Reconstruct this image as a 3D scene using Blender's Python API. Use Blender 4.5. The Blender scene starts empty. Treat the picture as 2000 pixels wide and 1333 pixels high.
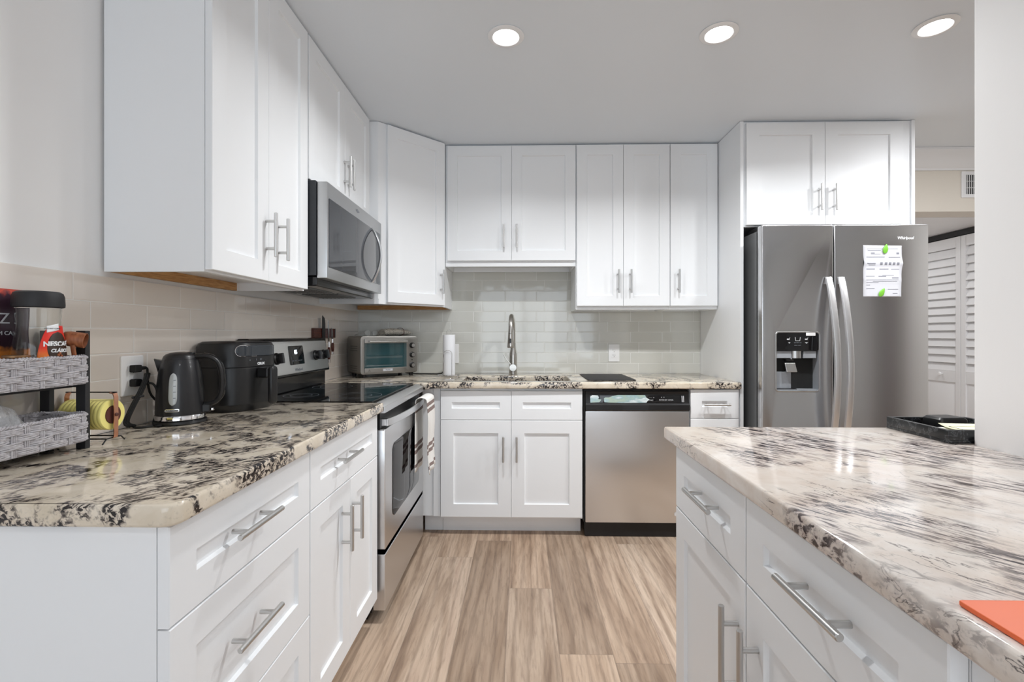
import bpy, bmesh, math, random
from mathutils import Matrix, Vector, Euler
random.seed(7)
PI = math.pi
SC = bpy.context.scene
COL = SC.collection

# ------------------------------------------------------------------ camera
cam_d = bpy.data.cameras.new('camera'); cam = bpy.data.objects.new('camera', cam_d); COL.objects.link(cam)
cam.location = (0, 0, 1.1932)
cam.rotation_euler = (PI/2, 0, 0.0206)
cam_d.sensor_width = 36.0
cam_d.lens = 36.0*924.0/2000.0
cam_d.shift_y = -(666.5-653.65)/2000.0
cam_d.clip_start = 0.02
SC.camera = cam

# ------------------------------------------------------------------ colour, world, daylight
vs = SC.view_settings
SC.display_settings.display_device = 'sRGB'
vs.view_transform = 'Standard'; vs.look = 'None'; vs.gamma = 1.0; vs.use_curve_mapping = False
vs.exposure = 0.54
SC.cycles.max_bounces = 10; SC.cycles.diffuse_bounces = 6; SC.cycles.glossy_bounces = 6
SC.cycles.transmission_bounces = 8; SC.cycles.sample_clamp_indirect = 6.0
SC.cycles.caustics_reflective = False; SC.cycles.caustics_refractive = False
W = bpy.data.worlds.new('sky'); SC.world = W; W.use_nodes = True
W.node_tree.nodes['Background'].inputs[0].default_value = (0.86, 0.93, 1.0, 1)
W.node_tree.nodes['Background'].inputs[1].default_value = 0.6

def area_light(name, loc, rot, sx, sy, watts, col=(1, 1, 1), shape='RECTANGLE', spread=PI):
    d = bpy.data.lights.new(name, 'AREA'); d.shape = shape; d.size = sx
    if shape in ('RECTANGLE', 'ELLIPSE'): d.size_y = sy
    d.energy = watts; d.color = col; d.spread = spread
    o = bpy.data.objects.new(name, d); o.location = loc; o.rotation_euler = rot; COL.objects.link(o)
    return o
# daylight entering through the glazed wall of the living side, behind the camera
area_light('daylight', (0.55, -3.38, 1.15), (PI/2, 0, 0), 3.0, 2.1, 36, (0.82, 0.91, 1.0))
DOWNLIGHTS = [(-0.066, 1.973), (0.814, 1.971), (1.670, 1.945)]
DL_POWER = 8.3

# ------------------------------------------------------------------ material helpers
def srgb(r, g, b):
    f = lambda c: (c/255/12.92) if c/255 <= .04045 else ((c/255+.055)/1.055)**2.4
    return (f(r), f(g), f(b), 1)
MATS = {}
def mat(name, col, rough=.5, metal=0.0, spec=.5, coat=0.0, trans=0.0, emit=None, estr=0.0, alpha=1.0, ior=1.45, aniso=0.0):
    m = bpy.data.materials.new(name); m.use_nodes = True
    b = m.node_tree.nodes['Principled BSDF']
    b.inputs['Base Color'].default_value = col if len(col) == 4 else (*col, 1)
    b.inputs['Roughness'].default_value = rough; b.inputs['Metallic'].default_value = metal
    b.inputs['Specular IOR Level'].default_value = spec; b.inputs['Coat Weight'].default_value = coat
    b.inputs['Coat Roughness'].default_value = .08
    b.inputs['Transmission Weight'].default_value = trans; b.inputs['IOR'].default_value = ior
    b.inputs['Alpha'].default_value = alpha; b.inputs['Anisotropic'].default_value = aniso
    if emit: b.inputs['Emission Color'].default_value = (*emit[:3], 1); b.inputs['Emission Strength'].default_value = estr
    MATS[name] = m
    return m
class NT:
    """tiny helper for node graphs"""
    def __init__(s, m): s.t = m.node_tree; s.b = s.t.nodes['Principled BSDF']
    def n(s, typ, **kw):
        nd = s.t.nodes.new(typ)
        for k, v in kw.items():
            if k.startswith('_'): setattr(nd, k[1:], v)
        return nd
    def l(s, a, b): s.t.links.new(a, b)
    def coord(s, scale=(1, 1, 1), rot=(0, 0, 0), loc=(0, 0, 0), kind='Object'):
        tc = s.n('ShaderNodeTexCoord'); out = tc.outputs[kind]
        if any(rot):                                           # turn first, then stretch
            mr = s.n('ShaderNodeMapping'); mr.inputs['Rotation'].default_value = rot; s.l(out, mr.inputs['Vector']); out = mr.outputs['Vector']
        mp = s.n('ShaderNodeMapping'); mp.inputs['Scale'].default_value = scale; mp.inputs['Location'].default_value = loc
        s.l(out, mp.inputs['Vector']); return mp.outputs['Vector']
    def noise(s, vec, scale, detail=3, rough=.5, dist=0.0):
        nd = s.n('ShaderNodeTexNoise'); nd.inputs['Scale'].default_value = scale; nd.inputs['Detail'].default_value = detail
        nd.inputs['Roughness'].default_value = rough; nd.inputs['Distortion'].default_value = dist
        if vec is not None: s.l(vec, nd.inputs['Vector'])
        return nd.outputs['Fac']
    def ramp(s, fac, stops):
        r = s.n('ShaderNodeValToRGB'); e = r.color_ramp.elements
        while len(e) < len(stops): e.new(0.5)
        for i, (p, c) in enumerate(stops):
            e[i].position = p; e[i].color = c if isinstance(c, (tuple, list)) else (c, c, c, 1)
        s.l(fac, r.inputs['Fac']); return r.outputs['Color']
    def math(s, op, a, b=None, clamp=False):
        nd = s.n('ShaderNodeMath'); nd.operation = op; nd.use_clamp = clamp
        for i, v in enumerate((a, b)):
            if v is None: continue
            if isinstance(v, (int, float)): nd.inputs[i].default_value = v
            else: s.l(v, nd.inputs[i])
        return nd.outputs[0]
    def mix(s, fac, a, b, mode='MIX'):
        nd = s.n('ShaderNodeMix'); nd.data_type = 'RGBA'; nd.blend_type = mode
        for sock, v in ((nd.inputs[0], fac), (nd.inputs[6], a), (nd.inputs[7], b)):
            if isinstance(v, (int, float)): sock.default_value = v
            elif isinstance(v, tuple): sock.default_value = v
            else: s.l(v, sock)
        return nd.outputs[2]
    def bump(s, h, strength=.2, dist=.002):
        nd = s.n('ShaderNodeBump'); nd.inputs['Strength'].default_value = strength; nd.inputs['Distance'].default_value = dist
        s.l(h, nd.inputs['Height']); s.l(nd.outputs['Normal'], s.b.inputs['Normal'])

# painted surfaces
def painted(name, col, rough, bs=.06, scale=180):
    m = mat(name, col, rough); g = NT(m); v = g.coord()
    g.bump(g.noise(v, scale, 2), bs, .0006); return m
M_cab = painted('cabinet_white', srgb(240, 242, 244), .38, .03, 90)
M_wall = painted('wall_paint', srgb(240, 239, 238), .6, .12, 240)
M_ceil = painted('ceiling_paint', srgb(229, 234, 239), .34, .05, 120)
M_beige = painted('header_paint', srgb(226, 219, 208), .6, .1)
M_trim = painted('trim_white', srgb(236, 236, 237), .4, .02)
M_grey_room = painted('living_wall_paint', srgb(214, 211, 206), .7)
M_wood_raw = mat('raw_wood', srgb(190, 140, 88), .6); g = NT(M_wood_raw)
g.l(g.ramp(g.noise(g.coord((4, 40, 40)), 6, 4), [(.3, srgb(166, 116, 66)), (.7, srgb(206, 158, 104))]), g.b.inputs['Base Color'])

# brushed metals
def brushed(name, col, rough, aniso=.6, bs=.0):
    """horizontally brushed sheet: the tangent runs level in the face, so reflections smear up and down"""
    m = mat(name, col, rough, metal=1.0, aniso=aniso); g = NT(m)
    ge = g.n('ShaderNodeNewGeometry'); cr = g.n('ShaderNodeVectorMath'); cr.operation = 'CROSS_PRODUCT'
    g.l(ge.outputs['Normal'], cr.inputs[0]); cr.inputs[1].default_value = (0, 0, 1); g.l(cr.outputs[0], g.b.inputs['Tangent'])
    return m
M_steel = brushed('stainless_steel', (.76, .77, .785), .28, .75)
M_steel_mw = brushed('stainless_steel_microwave', (.52, .525, .53), .3, .6)
M_steel_fridge = brushed('stainless_steel_grey', (.62, .62, .63), .2, .6)
M_handle = mat('brushed_nickel', (.60, .595, .585), .3, 1.0)
M_bright = mat('satin_aluminium', (.78, .78, .79), .34, 1.0)
M_chrome = mat('polished_chrome', (.8, .8, .82), .08, 1.0)
M_faucet = mat('faucet_nickel', (.50, .48, .45), .25, 1.0)
M_black = mat('black_plastic', (.012, .012, .013), .35)
M_blackmat = mat('black_matte', (.018, .018, .02), .55)
M_blackglass = mat('black_glass', (.006, .006, .007), .03, spec=.6)
M_black_enamel = mat('black_enamel', (.008, .008, .009), .12)
M_darkgrey = mat('dark_grey_plastic', (.06, .062, .066), .4)
M_grey_side = mat('appliance_grey_side', (.16, .165, .17), .35, .3)
M_white_plastic = mat('white_plastic', srgb(242, 242, 242), .3)
M_fryer = mat('fryer_black', (.011, .011, .012), .34)
M_screen = mat('screen_glass', (.03, .034, .038), .06, emit=(.2, .25, .35), estr=.02)
M_led = mat('display_digits', (.8, .9, 1), .5, emit=(.75, .85, 1), estr=2.2)
M_print = mat('pale_print', srgb(225, 226, 228), .5)
M_print_grey = mat('grey_print', srgb(120, 124, 130), .5)
M_print_dark = mat('dark_print', srgb(60, 60, 64), .6)
M_lens = mat('lamp_lens', (1, 1, 1), .4, emit=(1, .985, .96), estr=9)
M_rubber = mat('black_rubber', (.01, .01, .01), .7)

# floor planks
M_floor = mat('floor_wood_plank', (.4, .3, .23), .42); g = NT(M_floor)
tc = g.n('ShaderNodeTexCoord'); sp = g.n('ShaderNodeSeparateXYZ'); g.l(tc.outputs['Object'], sp.inputs[0])
PWID, PLEN = .2, 1.2
xs = g.math('DIVIDE', g.math('ADD', sp.outputs[0], 10.06), PWID); ci = g.math('FLOOR', xs)
wn = g.n('ShaderNodeTexWhiteNoise'); wn.noise_dimensions = '1D'; g.l(ci, wn.inputs['W'])
ys = g.math('ADD', g.math('DIVIDE', g.math('ADD', sp.outputs[1], 10.0), PLEN), g.math('MULTIPLY', wn.outputs['Value'], 1.0))
ri = g.math('FLOOR', ys)
cb = g.n('ShaderNodeCombineXYZ'); g.l(ci, cb.inputs[0]); g.l(ri, cb.inputs[1])
w2 = g.n('ShaderNodeTexWhiteNoise'); w2.noise_dimensions = '2D'; g.l(cb.outputs[0], w2.inputs['Vector'])
sh = g.n('ShaderNodeVectorMath'); sh.operation = 'SCALE'; sh.inputs[3].default_value = 7.0; g.l(w2.outputs['Color'], sh.inputs[0])
mp = g.n('ShaderNodeMapping'); mp.inputs['Scale'].default_value = (1, .085, 1); g.l(tc.outputs['Object'], mp.inputs['Vector'])
ad = g.n('ShaderNodeVectorMath'); ad.operation = 'ADD'; g.l(mp.outputs[0], ad.inputs[0]); g.l(sh.outputs[0], ad.inputs[1])
broad = g.noise(ad.outputs[0], 9, 4, .55, 1.2)
fine = g.noise(ad.outputs[0], 95, 4, .65, .5)
wv = g.n('ShaderNodeTexWave'); wv.wave_type = 'BANDS'; wv.bands_direction = 'X'; wv.inputs['Scale'].default_value = 7; wv.inputs['Distortion'].default_value = 9
wv.inputs['Detail'].default_value = 3; wv.inputs['Detail Scale'].default_value = 1.2; g.l(ad.outputs[0], wv.inputs['Vector'])
c1 = g.ramp(broad, [(.28, srgb(134, 114, 99)), (.44, srgb(184, 165, 148)), (.58, srgb(206, 189, 173)), (.74, srgb(180, 158, 143))])
c2 = g.mix(g.math('MULTIPLY', g.ramp(fine, [(.34, 1.0), (.52, 0.0)]), .30), c1, srgb(92, 74, 62))
c3 = g.mix(g.math('MULTIPLY', g.ramp(wv.outputs['Fac'], [(.0, 1.0), (.34, 0.0)]), .30), c2, srgb(104, 86, 74))
tint = g.ramp(w2.outputs['Value'], [(0, srgb(200, 188, 176)), (.35, srgb(255, 250, 244)), (.7, srgb(234, 222, 210)), (1, srgb(255, 248, 240))])
c4 = g.mix(1.0, c3, tint, 'MULTIPLY')
fx = g.math('FRACT', xs); fy = g.math('FRACT', ys)
ex = g.math('MINIMUM', fx, g.math('SUBTRACT', 1.0, fx)); ey = g.math('MINIMUM', fy, g.math('SUBTRACT', 1.0, fy))
jn = g.math('MAXIMUM', g.math('LESS_THAN', ex, .0075), g.math('LESS_THAN', ey, .0013))
c5 = g.mix(g.math('MULTIPLY', jn, .5), c4, srgb(120, 104, 92))
g.l(c5, g.b.inputs['Base Color'])
g.bump(g.math('SUBTRACT', g.math('MULTIPLY', fine, .4), jn), .25, .0012)
g.l(g.ramp(fine, [(.3, .5), (.7, .34)]), g.b.inputs['Roughness'])

# glass subway tile; u = along the wall, v = height
def tile_mat(name, axis, uoff, length, ca, cb_):
    m = mat(name, srgb(206, 204, 196), .06, spec=.55, coat=.35); g = NT(m)
    tc = g.n('ShaderNodeTexCoord'); sp = g.n('ShaderNodeSeparateXYZ'); g.l(tc.outputs['Object'], sp.inputs[0])
    u = g.math('DIVIDE', g.math('ADD', sp.outputs[axis], 20*length-uoff), length)
    v = g.math('DIVIDE', g.math('SUBTRACT', sp.outputs[2], .914-20*.0741), .0741)
    rv = g.math('FLOOR', v)
    off = g.math('MULTIPLY', g.math('MODULO', rv, 2.0), .26)
    uu = g.math('ADD', u, off); cu = g.math('FLOOR', uu)
    fu = g.math('FRACT', uu); fv = g.math('FRACT', v)
    eu = g.math('MULTIPLY', g.math('MINIMUM', fu, g.math('SUBTRACT', 1.0, fu)), length)
    ev = g.math('MULTIPLY', g.math('MINIMUM', fv, g.math('SUBTRACT', 1.0, fv)), .0741)
    e = g.math('MINIMUM', eu, ev)
    gm = g.n('ShaderNodeMapRange'); gm.interpolation_type = 'SMOOTHSTEP'
    gm.inputs[1].default_value = .0004; gm.inputs[2].default_value = .0015; gm.inputs[3].default_value = 1; gm.inputs[4].default_value = 0
    g.l(e, gm.inputs[0]); grout = gm.outputs[0]
    cb = g.n('ShaderNodeCombineXYZ'); g.l(cu, cb.inputs[0]); g.l(rv, cb.inputs[1])
    w = g.n('ShaderNodeTexWhiteNoise'); w.noise_dimensions = '2D'; g.l(cb.outputs[0], w.inputs['Vector'])
    col = g.ramp(w.outputs['Value'], [(0, srgb(*ca)), (1, srgb(*cb_))])
    g.l(g.mix(grout, col, srgb(240, 240, 237)), g.b.inputs['Base Color'])
    g.l(g.math('ADD', g.math('MULTIPLY', grout, .5), .06), g.b.inputs['Roughness'])
    g.l(g.math('MULTIPLY', g.math('SUBTRACT', 1.0, grout), .35), g.b.inputs['Coat Weight'])
    # pillowed edge, slight waviness and a tiny tilt of each tile
    pil = g.n('ShaderNodeMapRange'); pil.inputs[1].default_value = 0; pil.inputs[2].default_value = .004; g.l(e, pil.inputs[0])
    sw = g.n('ShaderNodeSeparateColor'); g.l(w.outputs['Color'], sw.inputs[0])
    tilt = g.math('ADD', g.math('MULTIPLY', g.math('SUBTRACT', sw.outputs[0], .5), g.math('MULTIPLY', fu, .9)),
                  g.math('MULTIPLY', g.math('SUBTRACT', sw.outputs[1], .5), g.math('MULTIPLY', fv, .45)))
    wob = g.noise(tc.outputs['Object'], 14, 1)
    h = g.math('ADD', g.math('ADD', pil.outputs[0], tilt), g.math('MULTIPLY', wob, .8))
    g.bump(h, .55, .0014); return m
M_tileL = tile_mat('glass_tile_side', 1, 1.2768, .196, (222, 213, 204), (228, 219, 210))
M_tileB = tile_mat('glass_tile_back', 0, -.51, .2245, (206, 206, 199), (212, 212, 206))

def granite(name, base, base2, mids, dark, c_scale, c_lo, c_hi, st_scale, st_rot, veins=0.0, st_lo=.5, st_hi=.6, shift=(0, 0, 0)):
    m = mat(name, base, .09, spec=.5, coat=.25); g = NT(m)
    v = g.coord(loc=shift); vs_ = g.coord(st_scale, st_rot)
    warp = g.noise(v, 7, 2)
    bg = g.mix(g.ramp(g.noise(v, 16, 4, .6, .6), [(.35, 0.0), (.68, 1.0)]), base, base2)
    cl = g.noise(v, c_scale, 4, .55, .35)                       # where dark minerals gather
    clm = g.ramp(cl, [(c_lo, 0.0), (c_hi, 1.0)])
    st = g.noise(vs_, 1.0, 5, .62, .5)                         # fibrous streaks
    stm = g.ramp(st, [(st_lo, 0.0), (st_hi, 1.0)])
    halo = g.math('MULTIPLY', clm, g.ramp(st, [(.36, 0.0), (.6, 1.0)]))
    c = g.mix(g.math('MULTIPLY', halo, .8), bg, mids)
    dk = g.math('MULTIPLY', clm, stm)
    spk = g.math('MULTIPLY', g.ramp(g.noise(v, 150, 2, .5), [(.60, 0.0), (.68, 1.0)]), g.ramp(cl, [(c_lo-.1, 0.0), (c_hi, .7)]))
    c = g.mix(g.math('MAXIMUM', dk, g.math('MULTIPLY', spk, .5)), c, dark)
    if veins:
        vv = g.coord((2.2, 12, 12), st_rot)
        n1 = g.noise(vv, 1.0, 6, .6, 1.8)
        line = g.ramp(g.math('ABSOLUTE', g.math('SUBTRACT', n1, .5)), [(.0, 1.0), (.016, 0.0)])
        gate = g.ramp(g.noise(v, 4.5, 2), [(.46, 0.0), (.60, 1.0)])
        c = g.mix(g.math('MULTIPLY', g.math('MULTIPLY', line, gate), veins), c, dark)
        warm = g.ramp(g.noise(v, 2.2, 2), [(.42, 0.0), (.7, 1.0)])
        c = g.mix(g.math('MULTIPLY', warm, .35), c, g.mix(1.0, c, srgb(246, 224, 198), 'MULTIPLY'))
    g.l(c, g.b.inputs['Base Color']); return m
M_granA = granite('granite_cream', srgb(230, 219, 202), srgb(210, 197, 176), srgb(140, 124, 120), srgb(30, 25, 27),
                  12.5, .468, .545, (46, 130, 110), (.15, .12, -.87), st_lo=.475, st_hi=.52)
M_granB = granite('granite_pale', srgb(232, 226, 220), srgb(220, 208, 198), srgb(158, 142, 144), srgb(38, 30, 35),
                  4.6, .47, .60, (17, 100, 85), (.1, .1, .96), veins=.95, st_lo=.495, st_hi=.55, shift=(8.8, 8.1, 1.9))

# ------------------------------------------------------------------ mesh builder
class MB:
    def __init__(s): s.v = []; s.f = []; s.M = Matrix.Identity(4)
    def at(s, M): s.M = M; return s
    def add(s, vs, fs):
        k = len(s.v); s.v += [tuple(s.M @ Vector(p)) for p in vs]; s.f += [tuple(i+k for i in f) for f in fs]; return s
    def box(s, x0, y0, z0, x1, y1, z1):
        if x0 > x1: x0, x1 = x1, x0
        if y0 > y1: y0, y1 = y1, y0
        if z0 > z1: z0, z1 = z1, z0
        return s.add([(x0, y0, z0), (x1, y0, z0), (x1, y1, z0), (x0, y1, z0), (x0, y0, z1), (x1, y0, z1), (x1, y1, z1), (x0, y1, z1)],
              [(0, 3, 2, 1), (4, 5, 6, 7), (0, 1, 5, 4), (1, 2, 6, 5), (2, 3, 7, 6), (3, 0, 4, 7)])
    def ring(s, c, X, Y, rx, ry, n):
        return [tuple(c + X*(rx*math.cos(2*PI*i/n)) + Y*(ry*math.sin(2*PI*i/n))) for i in range(n)]
    def cyl(s, p0, p1, r0, r1=None, n=20, cap=True):
        return s.tube([p0, p1], [r0, r0 if r1 is None else r1], n, cap)
    def tube(s, pts, r, n=10, cap=True, closed=False, flat=1.0, up=None):
        """sweep an ellipse (r wide, r*flat thick) along pts"""
        P = [Vector(p) for p in pts]; m = len(P)
        R = r if isinstance(r, (list, tuple)) else [r]*m
        vs, fs = [], []; prevN = None
        for i in range(m):
            if closed: T = (P[(i+1) % m] - P[i-1]).normalized()
            else: T = (P[min(i+1, m-1)] - P[max(i-1, 0)]).normalized()
            if prevN is None:
                a = Vector(up) if up else (Vector((0, 0, 1)) if abs(T.z) < .9 else Vector((1, 0, 0)))
                N = (a - T*a.dot(T)).normalized()
            else:
                a = Vector(up) if up else prevN
                N = (a - T*a.dot(T))
                N = N.normalized() if N.length > 1e-6 else prevN
            prevN = N; B = T.cross(N)
            vs += s.ring(P[i], N, B, R[i], R[i]*flat, n)
        mm = m if closed else m-1
        for i in range(mm):
            for j in range(n):
                a, b = i*n+j, i*n+(j+1) % n; c, d = ((i+1) % m)*n+(j+1) % n, ((i+1) % m)*n+j
                fs.append((a, b, c, d))
        if cap and not closed:
            fs.append(tuple(reversed(range(n)))); fs.append(tuple(range((m-1)*n, m*n)))
        return s.add(vs, fs)
    def lathe(s, prof, n=32, c=(0, 0, 0), sx=1.0, sy=1.0):
        vs, fs = [], []; m = len(prof)
        for r, z in prof:
            vs += [(c[0]+sx*r*math.cos(2*PI*i/n), c[1]+sy*r*math.sin(2*PI*i/n), c[2]+z) for i in range(n)]
        for i in range(m-1):
            for j in range(n):
                fs.append((i*n+j, i*n+(j+1) % n, (i+1)*n+(j+1) % n, (i+1)*n+j))
        closed = prof[0] == prof[-1]
        if prof[0][0] > 1e-5 and not closed: fs.append(tuple(reversed(range(n))))
        if prof[-1][0] > 1e-5 and not closed: fs.append(tuple(range((m-1)*n, m*n)))
        return s.add(vs, fs)
    def prism(s, poly, z0, z1):
        n = len(poly)
        return s.add([(x, y, z0) for x, y in poly]+[(x, y, z1) for x, y in poly],
                     [tuple(reversed(range(n))), tuple(range(n, 2*n))]+[(i, (i+1) % n, n+(i+1) % n, n+i) for i in range(n)])
    def loft(s, secs, cap=True):
        n = len(secs[0]); vs, fs = [], []
        for q in secs: vs += q
        for i in range(len(secs)-1):
            for j in range(n): fs.append((i*n+j, i*n+(j+1) % n, (i+1)*n+(j+1) % n, (i+1)*n+j))
        if cap: fs.append(tuple(reversed(range(n)))); fs.append(tuple(range((len(secs)-1)*n, len(secs)*n)))
        return s.add(vs, fs)
    def grid(s, fn, nu, nv):
        vs = [fn(i/nu, j/nv) for j in range(nv+1) for i in range(nu+1)]
        fs = [(j*(nu+1)+i, j*(nu+1)+i+1, (j+1)*(nu+1)+i+1, (j+1)*(nu+1)+i) for j in range(nv) for i in range(nu)]
        return s.add(vs, fs)
    def ball(s, c, rx, ry=None, rz=None, n=16, m=10):
        ry = rx if ry is None else ry; rz = rx if rz is None else rz
        prof = [(max(math.sin(PI*i/m), 1e-4), -math.cos(PI*i/m)) for i in range(m+1)]
        vs, fs = [], []
        for r, z in prof: vs += [(c[0]+rx*r*math.cos(2*PI*i/n), c[1]+ry*r*math.sin(2*PI*i/n), c[2]+rz*z) for i in range(n)]
        for i in range(m):
            for j in range(n): fs.append((i*n+j, i*n+(j+1) % n, (i+1)*n+(j+1) % n, (i+1)*n+j))
        return s.add(vs, fs)
    def build(s, name, material, parent=None, bevel=0.0, seg=2, smooth=True, thick=0.0, sub=0, angle=35, off=0):
        me = bpy.data.meshes.new(name); me.from_pydata(s.v, [], s.f); me.validate()
        bm = bmesh.new(); bm.from_mesh(me); bmesh.ops.recalc_face_normals(bm, faces=bm.faces); bm.to_mesh(me); bm.free()
        if smooth:
            for p in me.polygons: p.use_smooth = True
            me.set_sharp_from_angle(angle=math.radians(angle))
        if material: me.materials.append(material)
        o = bpy.data.objects.new(name, me); COL.objects.link(o)
        if parent is not None: o.parent = parent
        if thick:
            md = o.modifiers.new('thickness', 'SOLIDIFY'); md.thickness = thick; md.offset = off
        if bevel:
            md = o.modifiers.new('edge', 'BEVEL'); md.width = bevel; md.segments = seg; md.limit_method = 'ANGLE'; md.angle_limit = math.radians(40); md.harden_normals = True
        if sub:
            md = o.modifiers.new('smooth', 'SUBSURF'); md.levels = sub; md.render_levels = sub
        return o
def T(x, y, z): return Matrix.Translation((x, y, z))
def RZ(a): return Matrix.Rotation(a, 4, 'Z')
def RX(a): return Matrix.Rotation(a, 4, 'X')
def RY(a): return Matrix.Rotation(a, 4, 'Y')
def tag(o, label=None, cat=None, group=None, kind=None):
    for k, v in (('label', label), ('category', cat), ('group', group), ('kind', kind)):
        if v: o[k] = v
    return o
def thing(name, label, cat, loc=(0, 0, 0), rz=0.0, group=None):
    o = bpy.data.objects.new(name, None); o.empty_display_size = .05; COL.objects.link(o)
    o.location = loc; o.rotation_euler = (0, 0, rz); return tag(o, label, cat, group)
def struct(name, mb, m, parent=None, **k):
    o = mb.build(name, m, parent, **k)
    if parent is None: o['kind'] = 'structure'
    return o
def curve_mesh(cu):
    o = bpy.data.objects.new('tmp', cu); COL.objects.link(o); bpy.context.view_layer.update()
    dg = bpy.context.evaluated_depsgraph_get(); me = bpy.data.meshes.new_from_object(o.evaluated_get(dg)); bpy.data.objects.remove(o); bpy.data.curves.remove(cu)
    return me
def text(body, size, material, parent, M, name='lettering', depth=.0004, align='CENTER', shear=0.0, spacing=1.0, bold=0.0, wrap=None):
    cu = bpy.data.curves.new('t', 'FONT'); cu.body = body; cu.size = size; cu.align_x = align; cu.align_y = 'CENTER'
    cu.extrude = depth; cu.shear = shear; cu.space_character = spacing; cu.offset = bold; cu.resolution_u = 3
    me = curve_mesh(cu); me.name = name
    if wrap:                                           # bend round a vertical cylinder of this radius (local z out)
        for v in me.vertices:
            a = v.co.x/wrap; rr = wrap+v.co.z
            v.co = Vector((rr*math.sin(a), v.co.y, rr*math.cos(a)-wrap))
    me.transform(M); me.materials.clear(); me.materials.append(material)
    o = bpy.data.objects.new(name, me); COL.objects.link(o); o.parent = parent; return o
def rrect(x0, y0, x1, y1, r, n=6):
    rr = r if isinstance(r, (list, tuple)) else [r]*4; out = []
    for (cx, cy, a0, q) in ((x1, y0, -PI/2, 1), (x1, y1, 0, 2), (x0, y1, PI/2, 3), (x0, y0, PI, 0)):
        r_ = rr[q]; sx = -1 if cx == x1 else 1; sy = -1 if cy == y1 else 1
        if r_ <= 0: out.append((cx, cy)); continue
        for i in range(n+1):
            a = a0+PI/2*i/n; out.append((cx+sx*r_+r_*math.cos(a), cy+sy*r_+r_*math.sin(a)))
    return out
def plate_mesh(polys, thick, bevel=0.0, res=2):
    """flat plate from 2-D outlines (first = outside, rest = holes) with rounded arris; lies on z = 0..thick"""
    cu = bpy.data.curves.new('p', 'CURVE'); cu.dimensions = '2D'; cu.fill_mode = 'BOTH'
    cu.extrude = thick/2-bevel; cu.bevel_depth = bevel; cu.bevel_resolution = res; cu.offset = -bevel
    for pl in polys:
        sp = cu.splines.new('POLY'); sp.points.add(len(pl)-1); sp.use_cyclic_u = True
        for p, (x, y) in zip(sp.points, pl): p.co = (x, y, 0, 1)
    me = curve_mesh(cu); me.transform(T(0, 0, thick/2)); return me
def plate(name, polys, thick, material, parent=None, M=Matrix.Identity(4), bevel=0.0, res=2, smooth=False):
    me = plate_mesh(polys, thick, bevel, res); me.name = name; me.transform(M)
    bm = bmesh.new(); bm.from_mesh(me); bmesh.ops.remove_doubles(bm, verts=bm.verts, dist=1e-6); bmesh.ops.recalc_face_normals(bm, faces=bm.faces); bm.to_mesh(me); bm.free()
    for p in me.polygons: p.use_smooth = True
    me.set_sharp_from_angle(angle=math.radians(30))
    me.materials.clear(); me.materials.append(material)
    o = bpy.data.objects.new(name, me); COL.objects.link(o)
    if parent is not None: o.parent = parent
    return o
FRONT = Matrix(((1, 0, 0, 0), (0, 0, -1, 0), (0, 1, 0, 0), (0, 0, 0, 1)))     # local (x,y,z) plate -> stands up in XZ, thickness towards -Y

# ------------------------------------------------------------------ the room shell
XW, YB, ZC = -1.1855, 3.405, 2.44
XF, YR, XC = 3.52, -3.3, 1.145       # hall wall, living-side wall, wall end beside the peninsula
struct('floor', MB().box(-1.35, -3.45, -.08, 4.2, 5.2, 0), M_floor)
struct('ceiling', MB().box(-1.35, -3.45, ZC, 4.2, 3.305, ZC+.1), M_ceil)
struct('ceiling_hall', MB().box(2.28, 3.47, 2.035, 4.2, 5.2, 2.12), M_trim)
wl = struct('wall_left', MB().box(-1.35, -3.45, 0, XW-.008, YB+.15, ZC), M_wall)
tb = MB().box(XW-.0078, .30, .914, XW, YB, 1.3585).build('tile_backsplash', M_tileL, wl)
wb = struct('wall_back', MB().box(XW-.008, YB+.008, 0, 2.28, YB+.15, ZC), M_wall)
MB().box(XW, YB, .914, 1.274, YB+.0078, 1.72).build('tile_backsplash', M_tileB, wb)
struct('wall_right', MB().box(XC, -.9, 0, XC+.115, 1.222, ZC), M_wall, bevel=.003)
struct('wall_header', MB().box(2.28, 3.30, 2.035, 4.2, 3.465, ZC), M_beige)
struct('wall_hall', MB().box(XF, -3.45, 0, 4.2, 3.295, ZC), M_grey_room)
struct('door_3', MB().box(XF-.035, .28, 0, XF-.001, 1.22, 2.06), mat('added_dark_door', srgb(74, 56, 46), .5), bevel=.004)  # unseen dark door, added for its brown reflection in the refrigerator
struct('wall_hall_back', MB().box(2.28, 5.0, 0, 4.2, 5.2, 2.03), M_wall)
struct('wall_hall_side', MB().box(2.285, 3.42, 0, 2.40, 5.0, 2.03), M_wall)
struct('wall_closet', MB().box(XF+.06, 3.30, 0, 4.2, 5.0, 2.03), M_wall)
wr = MB()
wr.box(-1.35, -3.45, 0, -.95, YR, ZC).box(2.05, -3.45, 0, 4.2, YR, ZC).box(-.95, -3.45, 2.2, 2.05, YR, ZC).box(-.95, -3.45, 0, 2.05, YR, .10)
struct('wall_rear', wr, M_grey_room)
wf = MB()
for x in (-.95, .03, 1.01, 1.99): wf.box(x, YR-.06, .10, x+.06, YR-.01, 2.2)
wf.box(-.95, YR-.06, .10, 2.05, YR-.01, .16).box(-.95, YR-.06, 2.14, 2.05, YR-.01, 2.2)
struct('window_1', wf, M_trim)
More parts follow.
